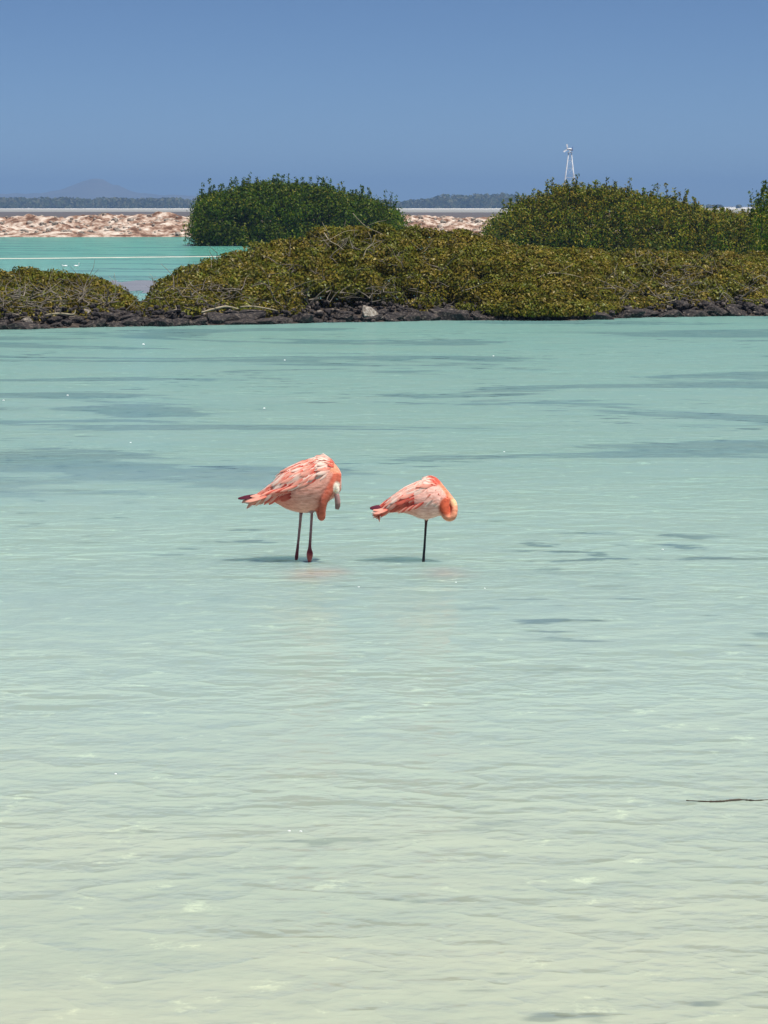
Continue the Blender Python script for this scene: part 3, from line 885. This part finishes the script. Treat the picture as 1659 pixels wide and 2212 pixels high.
# ------------------------------------------------------------------ wind pump
def wind_pump():
    Y = 500.0
    x = (1226 - 829.5) * Y / F
    root = empty('wind_pump', (x, Y, 0.25), 'slender white lattice wind pump rising behind the olive green mangrove', 'wind pump')
    H = 14.2
    b, t = 2.0, 0.30
    def corner(i, z):
        h = b + (t - b) * z / H
        sx, sy = ((-1, -1), (1, -1), (1, 1), (-1, 1))[i]
        return Vector((sx * h, sy * h, z))
    for i in range(4):
        MB().add(tube([corner(i, -0.2), corner(i, H)], [0.075, 0.06], 6)).build('leg', M['white_paint'], root)
    zs = [0.5, 3.5, 6.2, 8.6, 10.7, 12.4, 13.8]
    for z in zs:
        mb = MB()
        for i in range(4): mb.add(tube([corner(i, z), corner((i + 1) % 4, z)], [0.025, 0.025], 4))
        mb.build('girt', M['white_paint'], root)
    for a, c in zip(zs[:-1], zs[1:]):
        for i in range(4):
            mb = MB().add(tube([corner(i, a), corner((i + 1) % 4, c)], [0.012, 0.012], 4)).add(tube([corner((i + 1) % 4, a), corner(i, c)], [0.012, 0.012], 4))
            mb.build('cross_brace', M['white_paint'], root)
    # platform, head, rotor and tail
    bm = bmesh.new(); bmesh.ops.create_cube(bm, size=1)
    for v in bm.verts: v.co = Vector((v.co.x * 1.1, v.co.y * 1.1, v.co.z * 0.1 + H))
    me = bpy.data.meshes.new('platform'); bm.to_mesh(me); bm.free()
    link('platform', me, M['white_paint'], root)
    hub = Vector((-0.55, -0.5, H + 0.75))
    MB().add(tube([Vector((0, 0, H)), Vector((0, 0, H + 1.0))], [0.14, 0.12], 8)).add(tube([hub + Vector((0.1, 0, 0)), Vector((0.3, 0.3, H + 0.75))], [0.17, 0.2], 8)).build('gearbox', M['white_paint'], root)
    MB().add(tube([hub + Vector((-.1, -.1, 0)), hub + Vector((.15, .1, 0))], [0.14, 0.2], 10)).build('hub', M['white_paint'], root)
    for a in (103, 215, 345):
        w = R(a)
        d = Vector((math.cos(w), 0, math.sin(w))); n = Vector((-d.z, 0, d.x)); o_ = Vector((0, -0.12, 0))
        l = 1.05
        c0 = hub + o_ + d * 0.05
        v = [c0 + n * 0.12, c0 - n * 0.12, c0 + d * l - n * 0.2 + Vector((0, 0.1, 0)), c0 + d * l + n * 0.16 - Vector((0, .1, 0))]
        v2 = [p + Vector((0, 0.03, 0)) for p in v]
        link('blade', mesh('blade', v + v2, [(0, 1, 2, 3), (7, 6, 5, 4), (0, 4, 5, 1), (1, 5, 6, 2), (2, 6, 7, 3), (3, 7, 4, 0)], False), M['white_paint'], root)
    ta = Vector((0.3, 0.3, H + 0.75)); tb = Vector((0.75, 1.6, H + 0.9))
    s = Vector((0, 0, 0.6))
    v = [ta.lerp(tb, .55) - s * .4, tb - s, tb + s, ta.lerp(tb, .55) + s * .4]
    v2 = [p + Vector((0.04, -0.01, 0)) for p in v]
    tv = link('tail_vane', mesh('tail_vane', v + v2, [(0, 1, 2, 3), (7, 6, 5, 4), (0, 4, 5, 1), (1, 5, 6, 2), (2, 6, 7, 3), (3, 7, 4, 0)], False), M['blue_paint'], root)
    mb = MB().add(tube([ta, tb], [0.05, 0.04], 6)); mb.build('tail_boom', M['white_paint'], tv)
wind_pump()

# ------------------------------------------------------------------ small white birds far out
def white_bird(xd, yd, label, sx, up):
    p = on_plane(xd, yd)
    root = empty('white_bird', p, label, 'bird', 'small white birds behind the spit')
    mb = MB()
    mb.add(tube(catmull([(-.13 * sx, 0, 0.05), (-.08 * sx, 0, 0.045), (0, 0, 0.04), (.07 * sx, 0, 0.06)], 3), [0.008, .02, .03, .04, .045, .045, .04, .035, .02, .01], 8))
    mb.add(tube(catmull([(.05 * sx, 0, 0.05), (.085 * sx, 0, 0.05 + up * .5), (.08 * sx, 0, 0.06 + up), (.105 * sx, 0, 0.06 + up)], 3), [.025, .022, .018, .015, .014, .016, .02, .02, .014, .005], 8))
    mb.build('body', M['white_feather'], root)
    MB().add(tube([(.1 * sx, 0, 0.06 + up), (.15 * sx, 0, 0.052 + up)], [.007, .002], 6)).build('bill', M['dark_beak'], root)
white_bird(139, 577, 'small white bird floating flat on the far water', -1.0, 0.02)
white_bird(166, 577, 'small white bird holding its neck up on the far water', 1.0, 0.09)

# ------------------------------------------------------------------ flamingos
def m_body():
    m, N, L, out = mat('flamingo_down')
    a = N('ShaderNodeAttribute', attribute_name='Col')
    n = noise_tex(N, L, 1.0, 5, 0.6, (22, 60, 70))
    r = ramp(N, [(0.3, (0.72, 0.56, 0.52)), (0.65, (1.12, 1.12, 1.12))]); L(n, r.inputs[0])
    c = mix_rgb(N, L, 1.0, a.outputs['Color'], r.outputs[0], 'MULTIPLY')
    p = N('ShaderNodeBsdfPrincipled', Roughness=0.75); p.inputs['Specular IOR Level'].default_value = 0.2
    p.inputs['Sheen Weight'].default_value = 0.15
    L(c, p.inputs['Base Color'])
    b = N('ShaderNodeBump', Strength=0.6, Distance=0.006); L(n, b.inputs['Height']); L(b.outputs[0], p.inputs['Normal'])
    L(p.outputs[0], out.inputs[0])
    return m


def m_plume(name, base, tip):
    m, N, L, out = mat(name)
    tc = N('ShaderNodeTexCoord'); sp = N('ShaderNodeSeparateXYZ'); L(tc.outputs['Generated'], sp.inputs[0])
    oi = N('ShaderNodeObjectInfo')
    n = noise_tex(N, L, 1.0, 3, 0.6, (30, 160, 30))
    ad = N('ShaderNodeMath', operation='MULTIPLY_ADD'); L(n, ad.inputs[0]); ad.inputs[1].default_value = 0.7; L(sp.outputs['X'], ad.inputs[2])
    r = ramp(N, [(0.35, base), (1.2 / 1.5, tip)]); L(ad.outputs[0], r.inputs[0])
    hs = N('ShaderNodeHueSaturation'); L(r.outputs[0], hs.inputs['Color'])
    mr = N('ShaderNodeMapRange'); mr.inputs[3].default_value = 0.78; mr.inputs[4].default_value = 1.12
    L(oi.outputs['Random'], mr.inputs[0]); L(mr.outputs[0], hs.inputs['Value'])
    p = N('ShaderNodeBsdfPrincipled', Roughness=0.7); p.inputs['Specular IOR Level'].default_value = 0.2
    t = N('ShaderNodeBsdfTranslucent'); mx = N('ShaderNodeMixShader'); mx.inputs[0].default_value = 0.2
    L(hs.outputs[0], p.inputs['Base Color']); L(hs.outputs[0], t.inputs['Color'])
    L(p.outputs[0], mx.inputs[1]); L(t.outputs[0], mx.inputs[2]); L(mx.outputs[0], out.inputs[0])
    return m

M['down'] = m_body()
M['plume_pale'] = m_plume('pale_pink_plume', (0.90, 0.43, 0.33), (0.98, 0.73, 0.62))
M['plume_coral'] = m_plume('coral_plume', (0.78, 0.16, 0.11), (0.92, 0.42, 0.32))
M['plume_red'] = m_plume('red_plume', (0.56, 0.05, 0.04), (0.80, 0.16, 0.11))
M['plume_dark'] = m_plume('dark_flight_plume', (0.16, 0.02, 0.04), (0.10, 0.012, 0.03))
M['bill_pink'] = m_plain('bill_pink', (0.44, 0.24, 0.22), 0.45)
M['bill_black'] = m_plain('bill_dusky', (0.26, 0.14, 0.13), 0.4)
M['eye'] = m_plain('pale_eye', (0.55, 0.42, 0.12), 0.2)

def feather_mesh(name, curl, w=0.30):
    """unit feather along +X, lying in XY, a little cupped"""
    rows = 6
    v, f = [], []
    for i in range(rows + 1):
        t = i / rows
        hw = w * 0.5 * (math.sin(math.pi * (0.12 + 0.80 * t)) ** 0.75) * (1 if t < 0.85 else 0.75)
        if i == rows: hw = w * 0.06
        z = -curl * t * t
        v += [(t, -hw, z - 0.10 * w), (t, 0, z + 0.06 * w), (t, hw, z - 0.10 * w)]
    for i in range(rows):
        a = i * 3
        f += [(a, a + 3, a + 4, a + 1), (a + 1, a + 4, a + 5, a + 2)]
    return mesh(name, v, f)
FE = [feather_mesh('feather', 0.05), feather_mesh('feather', 0.12, 0.26), feather_mesh('feather', 0.18, 0.34)]
for m_ in FE: m_.materials.append(M['plume_pale'])


def ring_loft(sections, sides=28):
    """sections: (centre, half height vector, half width) -> closed skin"""
    v, f = [], []
    for c, hz_, hy in sections:
        for k in range(sides):
            w = 2 * math.pi * k / sides
            v.append(Vector(c) + Vector(hz_) * math.sin(w) + Vector((0, 1, 0)) * hy * math.cos(w))
    for i in range(len(sections) - 1):
        for k in range(sides):
            k2 = (k + 1) % sides
            f.append((i * sides + k, (i + 1) * sides + k, (i + 1) * sides + k2, i * sides + k2))
    f.append(tuple(range(sides)))
    f.append(tuple(reversed([(len(sections) - 1) * sides + k for k in range(sides)])))
    return v, f


def ellipsoid(c, r, rot=None):
    bm = bmesh.new(); bmesh.ops.create_uvsphere(bm, u_segments=18, v_segments=12, radius=1)
    e = rot or Euler((0, 0, 0))
    v = [Vector(c) + e.to_matrix() @ Vector((p.co.x * r[0], p.co.y * r[1], p.co.z * r[2])) for p in bm.verts]
    f = [tuple(q.index for q in fa.verts) for fa in bm.faces]
    bm.free()
    return v, f


def flamingo(loc, label, spec):
    root = empty('flamingo', loc, label, 'flamingo', 'flamingos wading in the lagoon')
    P = spec['map']
    # torso from its side outline
    secs = []
    for zx, top, bot, hw in spec['torso']:
        a, b = P(zx, top), P(zx, bot)
        secs.append(((a + b) / 2, (a - b) / 2, hw))
    # resample smoothly
    cs = catmull([s[0] for s in secs], 4); hs = catmull([s[1] for s in secs], 4)
    ws = catmull([(s[2], 0, 0) for s in secs], 4)
    dense = [(c, h, w.x) for c, h, w in zip(cs, hs, ws)]
    mb = MB().add(ring_loft(dense))
    neck = catmull([P(x, y) + Vector((0, d, 0)) for x, y, d in spec['neck']], 5)
    nr = catmull([(r, 0, 0) for r in spec['neck_r']], 5)
    mb.add(tube(neck, [r.x for r in nr], 14))
    for c, r, rot in spec.get('lumps', []):
        mb.add(ellipsoid(c, r, rot))
    leg_pts = []
    for leg in spec['legs']:
        pts = [P(x, y) + Vector((0, d, 0)) for x, y, d, r in leg]
        q = catmull(pts, 4); rr = catmull([(r, 0, 0) for *_, r in leg], 4)
        mb.add(tube(q, [k.x for k in rr], 10))
        leg_pts += [(k, i / (len(q) - 1)) for i, k in enumerate(q)]
        # webbed foot on the bed
        ft = q[-1]
        for s in (-0.5, 0.0, 0.5):
            mb.add(tube([ft, ft + Vector((0.045 * math.cos(s), 0.045 * math.sin(s), -0.004)), ft + Vector((0.085 * math.cos(s), 0.085 * math.sin(s), -0.008))], [0.009, 0.008, 0.006], 6))
    tmp = bpy.data.objects.new('tmp', mesh('tmp', mb.v, mb.f)); C.objects.link(tmp)
    rm = tmp.modifiers.new('r', 'REMESH'); rm.mode = 'VOXEL'; rm.voxel_size = 0.0048; rm.use_smooth_shade = True
    sm = tmp.modifiers.new('s', 'SMOOTH'); sm.factor = 0.5; sm.iterations = 3
    dg = bpy.context.evaluated_depsgraph_get()
    me = bpy.data.meshes.new_from_object(tmp.evaluated_get(dg))
    me.name = 'body'
    bpy.data.objects.remove(tmp)
    co = np.empty(len(me.vertices) * 3, dtype=np.float32); me.vertices.foreach_get('co', co); co = co.reshape(-1, 3)
    # plumage colour by region: torso, neck, head, legs, some sun and shade painted in
    cols = np.tile(np.array(spec['body_col']), (len(co), 1))
    tn = np.array([[*p] for p in neck])
    # belly paler, rump redder
    f_ = np.clip((co[:, 0] - spec['x_tail']) / 0.28, 0, 1)[:, None]
    cols = cols * f_ + np.array([0.66, 0.13, 0.075]) * (1 - f_)
    dn = np.sqrt(((co[:, None, :] - tn[None, ::2, :]) ** 2).sum(2)).min(1)
    rn = np.clip((0.046 - dn) / 0.018, 0, 1)[:, None]
    cols = cols * (1 - rn) + np.array(spec['neck_col']) * rn
    for c, r, colr in spec['patches']:
        k = np.clip((1 - np.linalg.norm((co - np.array(c)) / np.array(r), axis=1)) / 0.3, 0, 1)[:, None]
        cols = cols * (1 - k) + np.array(colr) * k
    lp = np.array([[*p[0]] for p in leg_pts]); lt = np.array([p[1] for p in leg_pts])
    dd = np.sqrt(((co[:, None, :] - lp[None]) ** 2).sum(2)); j = dd.argmin(1); dm = dd.min(1)
    isleg = (dm < 0.032) & (co[:, 2] < spec['leg_top'])
    lc = np.array([[np.interp(t, spec['leg_t'], [c[q] for c in spec['leg_c']]) for q in range(3)] for t in lt])
    cols[isleg] = lc[j[isleg]]
    a = me.color_attributes.new('Col', 'FLOAT_COLOR', 'POINT')
    c4 = np.ones((len(co), 4), dtype=np.float32); c4[:, :3] = cols
    a.data.foreach_set('color', c4.ravel())
    me.materials.clear()
    body = link('body', me, M['down'], root)
    bvh = BVHTree.FromPolygons([v.co for v in me.vertices], [tuple(p.vertices) for p in me.polygons])

    # feathers laid like shingles from the rump forward
    def put(mesh_i, pos, d, n, length, width, mkey):
        d = d.normalized(); n = (n - d * n.dot(d)).normalized(); s = n.cross(d)
        o = bpy.data.objects.new('feather', FE[mesh_i]); C.objects.link(o)
        o.parent = root
        mtx = Matrix((d * length, s * width, n * length)).transposed().to_4x4()
        mtx.translation = pos
        o.matrix_local = mtx
        o.material_slots[0].link = 'OBJECT'; o.material_slots[0].material = M[mkey]
        return o
    nS = len(dense)
    for (i0, i1, step, a0, a1, na, ln, mats, lift) in spec['feathers']:
        i = i0
        row = 0
        while i <= i1:
            ii = int(i * (nS - 1)); fr = min(ii + 1, nS - 1)
            c, h, w = dense[ii]
            tdir = (dense[max(ii - 2, 0)][0] - dense[min(ii + 2, nS - 1)][0]).normalized()
            for k in range(na):
                aa = R(a0 + (a1 - a0) * (k + 0.5 * (row % 2) + random.uniform(-.25, .25)) / max(1, na - 0.5))
                # aa: 0 at the top, + towards the viewer side
                outw = Vector((0, -math.sin(aa) * w, 0)) + h * math.cos(aa)
                tgt = c + outw * 1.3
                hit = bvh.find_nearest(c + outw)
                if hit[0] is None: continue
                pos, nn = hit[0], hit[1]
                # the back line descends: feathers trail along it and sag a little down the flank
                d = tdir + Vector((0, 0, -0.45 * abs(math.sin(aa)))) + Vector((random.gauss(0, .07), random.gauss(0, .05), random.gauss(0, .07)))
                d = d - nn * d.dot(nn); d.normalize()
                d = d + nn * (lift + random.uniform(-0.10, 0.03))
                m_ = random.choices([m[0] for m in mats], [m[1] for m in mats])[0]
                L_ = ln * random.uniform(0.8, 1.25)
                if i > 0.5 and abs(aa) < 0.6: L_ *= 0.6
                put(random.randrange(3), pos + nn * 0.004, d, nn, L_, L_ * random.uniform(0.75, 1.05), m_)
            i += step; row += 1
    for (x, y, dy, dx2, dz2, L_, wd, mk) in spec['tail']:
        put(0, P(x, y) + Vector((0, dy, 0)), Vector((dx2, random.gauss(0, .06) + dy * 0.8, dz2)), Vector((0.1, -0.55 if dy <= 0 else 0.55, 1)), L_, wd, mk)
    for (x, y, dy, dx2, dz2, L_, wd, mk) in spec.get('extra', []):
        p0 = P(x, y) + Vector((0, -0.4, 0))
        h = bvh.ray_cast(p0, Vector((0, 1, 0)))
        if h[0] is None: continue
        put(1, h[0] + h[1] * 0.006, Vector((dx2, -0.12, dz2)), h[1], L_, wd, mk)
    if 'bill' in spec:
        up_, lo_ = spec['bill']
        q = catmull(up_[0], 5); rr = catmull([(r, 0, 0) for r in up_[1]], 5)
        b = MB().add(tube(q, [k.x for k in rr], 12)).build('bill', M['bill_pink'], root)
        q = catmull(lo_[0], 5); rr = catmull([(r, 0, 0) for r in lo_[1]], 5)
        MB().add(tube(q, [k.x for k in rr], 12)).build('bill_tip', M['bill_black'], b)
        v, f = ellipsoid(spec['eye'], (0.004, 0.003, 0.004))
        link('eye', mesh('eye', v, f), M['eye'], root)
    return root


# left bird: neck folded in a low loop, bill hanging
def PL(zx, zy): return Vector(((zx - 1110) / 1925, 0, (1640 - zy) / 1925))
left = dict(
    map=PL,
    torso=[(400, 715, 795, 0.022), (480, 655, 800, 0.035), (570, 585, 805, 0.055), (670, 510, 840, 0.085), (760, 400, 895, 0.105), (870, 325, 940, 0.12), (1000, 268, 966, 0.132),
           (1130, 228, 965, 0.132), (1230, 200, 940, 0.125), (1310, 190, 880, 0.115), (1390, 222, 800, 0.102), (1460, 296, 750, 0.085), (1515, 365, 700, 0.06), (1545, 425, 650, 0.03)],
    neck=[(1190, 760, -0.02), (1235, 860, -0.03), (1255, 950, -0.045), (1268, 1012, -0.06), (1290, 1000, -0.085), (1295, 900, -0.10), (1320, 780, -0.105), (1390, 650, -0.10), (1450, 530, -0.085), (1495, 440, -0.07), (1515, 430, -0.075), (1512, 480, -0.088), (1495, 560, -0.095)],
    neck_r=[0.05, 0.036, 0.027, 0.0235, 0.0225, 0.024, 0.027, 0.028, 0.026, 0.021, 0.018, 0.018, 0.018],
    lumps=[(PL(1488, 615) + Vector((0, -0.098, 0)), (0.0195, 0.021, 0.048), Euler((0, -0.04, 0)))],
    legs=[[(1150, 830, -0.03, 0.024), (1147, 900, -0.03, 0.0125), (1140, 1050, -0.03, 0.0105), (1127, 1250, -0.03, 0.0105), (1114, 1430, -0.03, 0.0125), (1113, 1520, -0.03, 0.024), (1110, 1600, -0.03, 0.018), (1108, 1680, -0.03, 0.0105), (1112, 2230, -0.03, 0.009)],
          [(1000, 930, 0.06, 0.024), (988, 1010, 0.06, 0.0125), (970, 1200, 0.065, 0.0105), (948, 1400, 0.07, 0.010), (932, 1540, 0.075, 0.0125), (925, 1610, 0.075, 0.014), (920, 1700, 0.075, 0.0105), (915, 2230, 0.075, 0.009)]],
    leg_top=PL(0, 860).z, leg_t=[0, 0.1, 0.16, 0.35, 0.48, 0.6, 0.68, 1], leg_c=[(0.16, 0.04, 0.05), (0.12, 0.04, 0.06), (0.34, 0.2, 0.2), (0.32, 0.19, 0.2), (0.2, 0.07, 0.08), (0.30, 0.035, 0.055), (0.42, 0.10, 0.09), (0.3, 0.08, 0.09)],
    body_col=(0.82, 0.40, 0.31), neck_col=(0.58, 0.14, 0.08), x_tail=PL(480, 0).x,
    patches=[(PL(1488, 605) + Vector((0, -0.098, 0)), (0.034, 0.045, 0.056), (0.96, 0.88, 0.72)), (PL(1290, 230), (0.05, 0.1, 0.05), (0.72, 0.14, 0.09)), (PL(1470, 330), (0.09, 0.2, 0.05), (0.80, 0.36, 0.22))],  # head and neck edge painted lighter as sunlit; the tuft is red plumage
    feathers=[
        (0.02, 0.30, 0.03, -95, 92, 13, 0.10, [('plume_red', 2), ('plume_coral', 6), ('plume_pale', 2)], 0.0),
        (0.30, 0.62, 0.028, -80, 76, 17, 0.10, [('plume_coral', 4), ('plume_pale', 6), ('plume_red', 0.8)], 0.01),
        (0.62, 0.80, 0.026, -66, 66, 15, 0.09, [('plume_pale', 8), ('plume_coral', 2.5), ('plume_red', 0.2)], 0.015),
        (0.795, 0.86, 0.022, -50, 40, 10, 0.05, [('plume_red', 4), ('plume_coral', 3)], 0.0),
        (0.12, 0.42, 0.04, 72, 106, 5, 0.10, [('plume_red', 5), ('plume_coral', 3)], 0.0),
    ],
    tail=[(430, 720, d, -1, -0.13 + z, 0.15 + l, 0.16, 'plume_dark') for d, z, l in ((-0.015, 0.04, 0.0), (0.0, 0.0, 0.003), (0.015, -0.02, -0.01))] +
         [(540, 715, d, -1, s, l, 0.15, mk) for d, s, l, mk in ((-0.03, -0.10, 0.16, 'plume_coral'), (-0.02, -0.20, 0.18, 'plume_coral'), (-0.035, -0.16, 0.15, 'plume_pale'), (0.02, -0.14, 0.17, 'plume_coral'), (0.0, -0.26, 0.19, 'plume_coral'), (-0.01, -0.05, 0.14, 'plume_red'), (0.03, -0.21, 0.17, 'plume_red'), (-0.045, -0.24, 0.16, 'plume_coral'), (-0.02, -0.30, 0.17, 'plume_pale'), (-0.03, -0.02, 0.12, 'plume_coral'))],
    extra=[(1090 + k * 62, 430 - k * 22 + (k % 2) * 14, 0, -0.62, -0.8, 0.085 + 0.012 * (k % 3), 0.062, 'plume_pale' if k % 3 else 'plume_coral') for k in range(7)] +
          [(1010 + k * 70, 400 - k * 26, 0, -0.8, -0.55, 0.1, 0.07, 'plume_pale') for k in range(6)] +
          [(960 - k * 70, 560 + k * 16, 0, -0.9, -0.32, 0.13, 0.085, 'plume_red' if k % 2 else 'plume_coral') for k in range(5)],
    bill=(([PL(1486, 690) + Vector((0, -0.098, 0)), PL(1494, 750) + Vector((0, -0.098, 0)), PL(1500, 810) + Vector((0, -0.095, 0))], [0.019, 0.0195, 0.0195]),
          ([PL(1500, 806) + Vector((0, -0.095, 0)), PL(1498, 850) + Vector((0, -0.092, 0)), PL(1490, 890) + Vector((0, -0.088, 0))], [0.0196, 0.0185, 0.014])),
    eye=PL(1480, 640) + Vector((-0.003, -0.117, 0)),
)
pL = on_plane(669, 1213)
flamingo(pL, 'taller flamingo on two legs with its bill hanging beside a low neck loop', left)

def PR(zx, zy): return Vector(((zx - 965) / 2173, 0, (1520 - zy) / 2173))
right = dict(
    map=PR,
    torso=[(300, 640, 775, 0.025), (380, 580, 770, 0.04), (470, 515, 757, 0.06), (570, 445, 755, 0.08), (680, 378, 765, 0.098), (790, 318, 800, 0.112), (890, 274, 842, 0.12), (980, 245, 860, 0.122),
           (1050, 222, 856, 0.12), (1115, 232, 836, 0.113), (1190, 300, 812, 0.10), (1260, 385, 798, 0.08), (1310, 460, 780, 0.055)],
    neck=[(1250, 560, -0.02), (1275, 690, -0.05), (1310, 785, -0.07), (1355, 815, -0.08), (1402, 795, -0.085), (1428, 735, -0.08), (1430, 660, -0.065), (1415, 592, -0.045), (1380, 550, -0.02), (1330, 480, 0.0), (1250, 380, 0.0), (1170, 285, 0.0), (1090, 235, 0.0), (1020, 260, 0.0)],
    neck_r=[0.05, 0.042, 0.032, 0.0265, 0.0255, 0.0255, 0.025, 0.024, 0.023, 0.021, 0.02, 0.021, 0.023, 0.025],
    legs=[[(1010, 820, -0.01, 0.026), (1003, 890, -0.01, 0.0115), (990, 1080, -0.01, 0.0095), (978, 1280, -0.01, 0.0095), (966, 1440, -0.01, 0.0105), (963, 1515, -0.01, 0.0125), (962, 1580, -0.01, 0.0105), (962, 2200, -0.01, 0.009)]],
    leg_top=PR(0, 868).z, leg_t=[0, 0.1, 0.3, 0.6, 1], leg_c=[(0.10, 0.02, 0.02), (0.07, 0.018, 0.022), (0.022, 0.02, 0.024), (0.02, 0.018, 0.026), (0.03, 0.02, 0.03)],
    body_col=(0.86, 0.50, 0.42), neck_col=(0.82, 0.34, 0.2), x_tail=PR(360, 0).x,
    patches=[(PR(1300, 640) + Vector((0, -0.07, 0)), (0.06, 0.12, 0.075), (0.52, 0.095, 0.04)), (PR(1120, 250), (0.06, 0.12, 0.06), (0.78, 0.15, 0.10)), (PR(1425, 590) + Vector((0, -.04, 0)), (0.035, 0.07, 0.035), (0.9, 0.55, 0.3))],  # shaded neck fold and its bright edge painted in; the tuft is red plumage
    feathers=[
        (0.02, 0.26, 0.032, -95, 84, 12, 0.085, [('plume_red', 2.5), ('plume_coral', 4), ('plume_pale', 4)], 0.0),
        (0.26, 0.62, 0.028, -80, 56, 15, 0.095, [('plume_coral', 0.5), ('plume_pale', 9)], 0.01),
        (0.60, 0.74, 0.026, -62, 45, 12, 0.085, [('plume_pale', 8), ('plume_coral', 1)], 0.015),
        (0.735, 0.81, 0.022, -50, 36, 10, 0.05, [('plume_red', 5), ('plume_coral', 2)], 0.0),
        (0.08, 0.46, 0.045, 60, 100, 6, 0.09, [('plume_red', 6), ('plume_coral', 2)], 0.0),
    ],
    tail=[(330, 655, d, -1, -0.16 + z, 0.09 + l, 0.15, 'plume_dark') for d, z, l in ((-0.02, 0.10, 0.0), (-0.01, 0.0, 0.0), (0.0, 0.05, 0.0), (0.015, -0.06, -0.01))] +
         [(420, 680, d, -1, s, l, 0.13, mk) for d, s, l, mk in ((-0.03, -0.06, 0.11, 'plume_coral'), (-0.04, -0.20, 0.12, 'plume_pale'), (0.02, -0.2, 0.11, 'plume_coral'), (-0.02, -0.42, 0.125, 'plume_red'), (0.0, -0.34, 0.12, 'plume_pale'), (0.03, -0.3, 0.11, 'plume_red'), (-0.05, -0.30, 0.11, 'plume_coral'))],
    extra=[(1020 + k * 42, 380 + (k % 3) * 60, 0, -0.7, -0.75, 0.075 + 0.01 * (k % 3), 0.055, ('plume_pale', 'plume_coral', 'plume_pale')[k % 3]) for k in range(6)] +
          [(960 - k * 48, 560 + k * 14, 0, -0.8, -0.6, 0.085, 0.06, 'plume_coral' if k % 2 else 'plume_red') for k in range(6)] +
          [(1150 + k * 26, 560 + k * 20, 0, -0.85, -0.45, 0.06, 0.05, 'plume_pale') for k in range(3)],
)
pR = on_plane(915, 1213)
flamingo(pR, 'smaller flamingo on a single dark leg with its head tucked into its back', right)
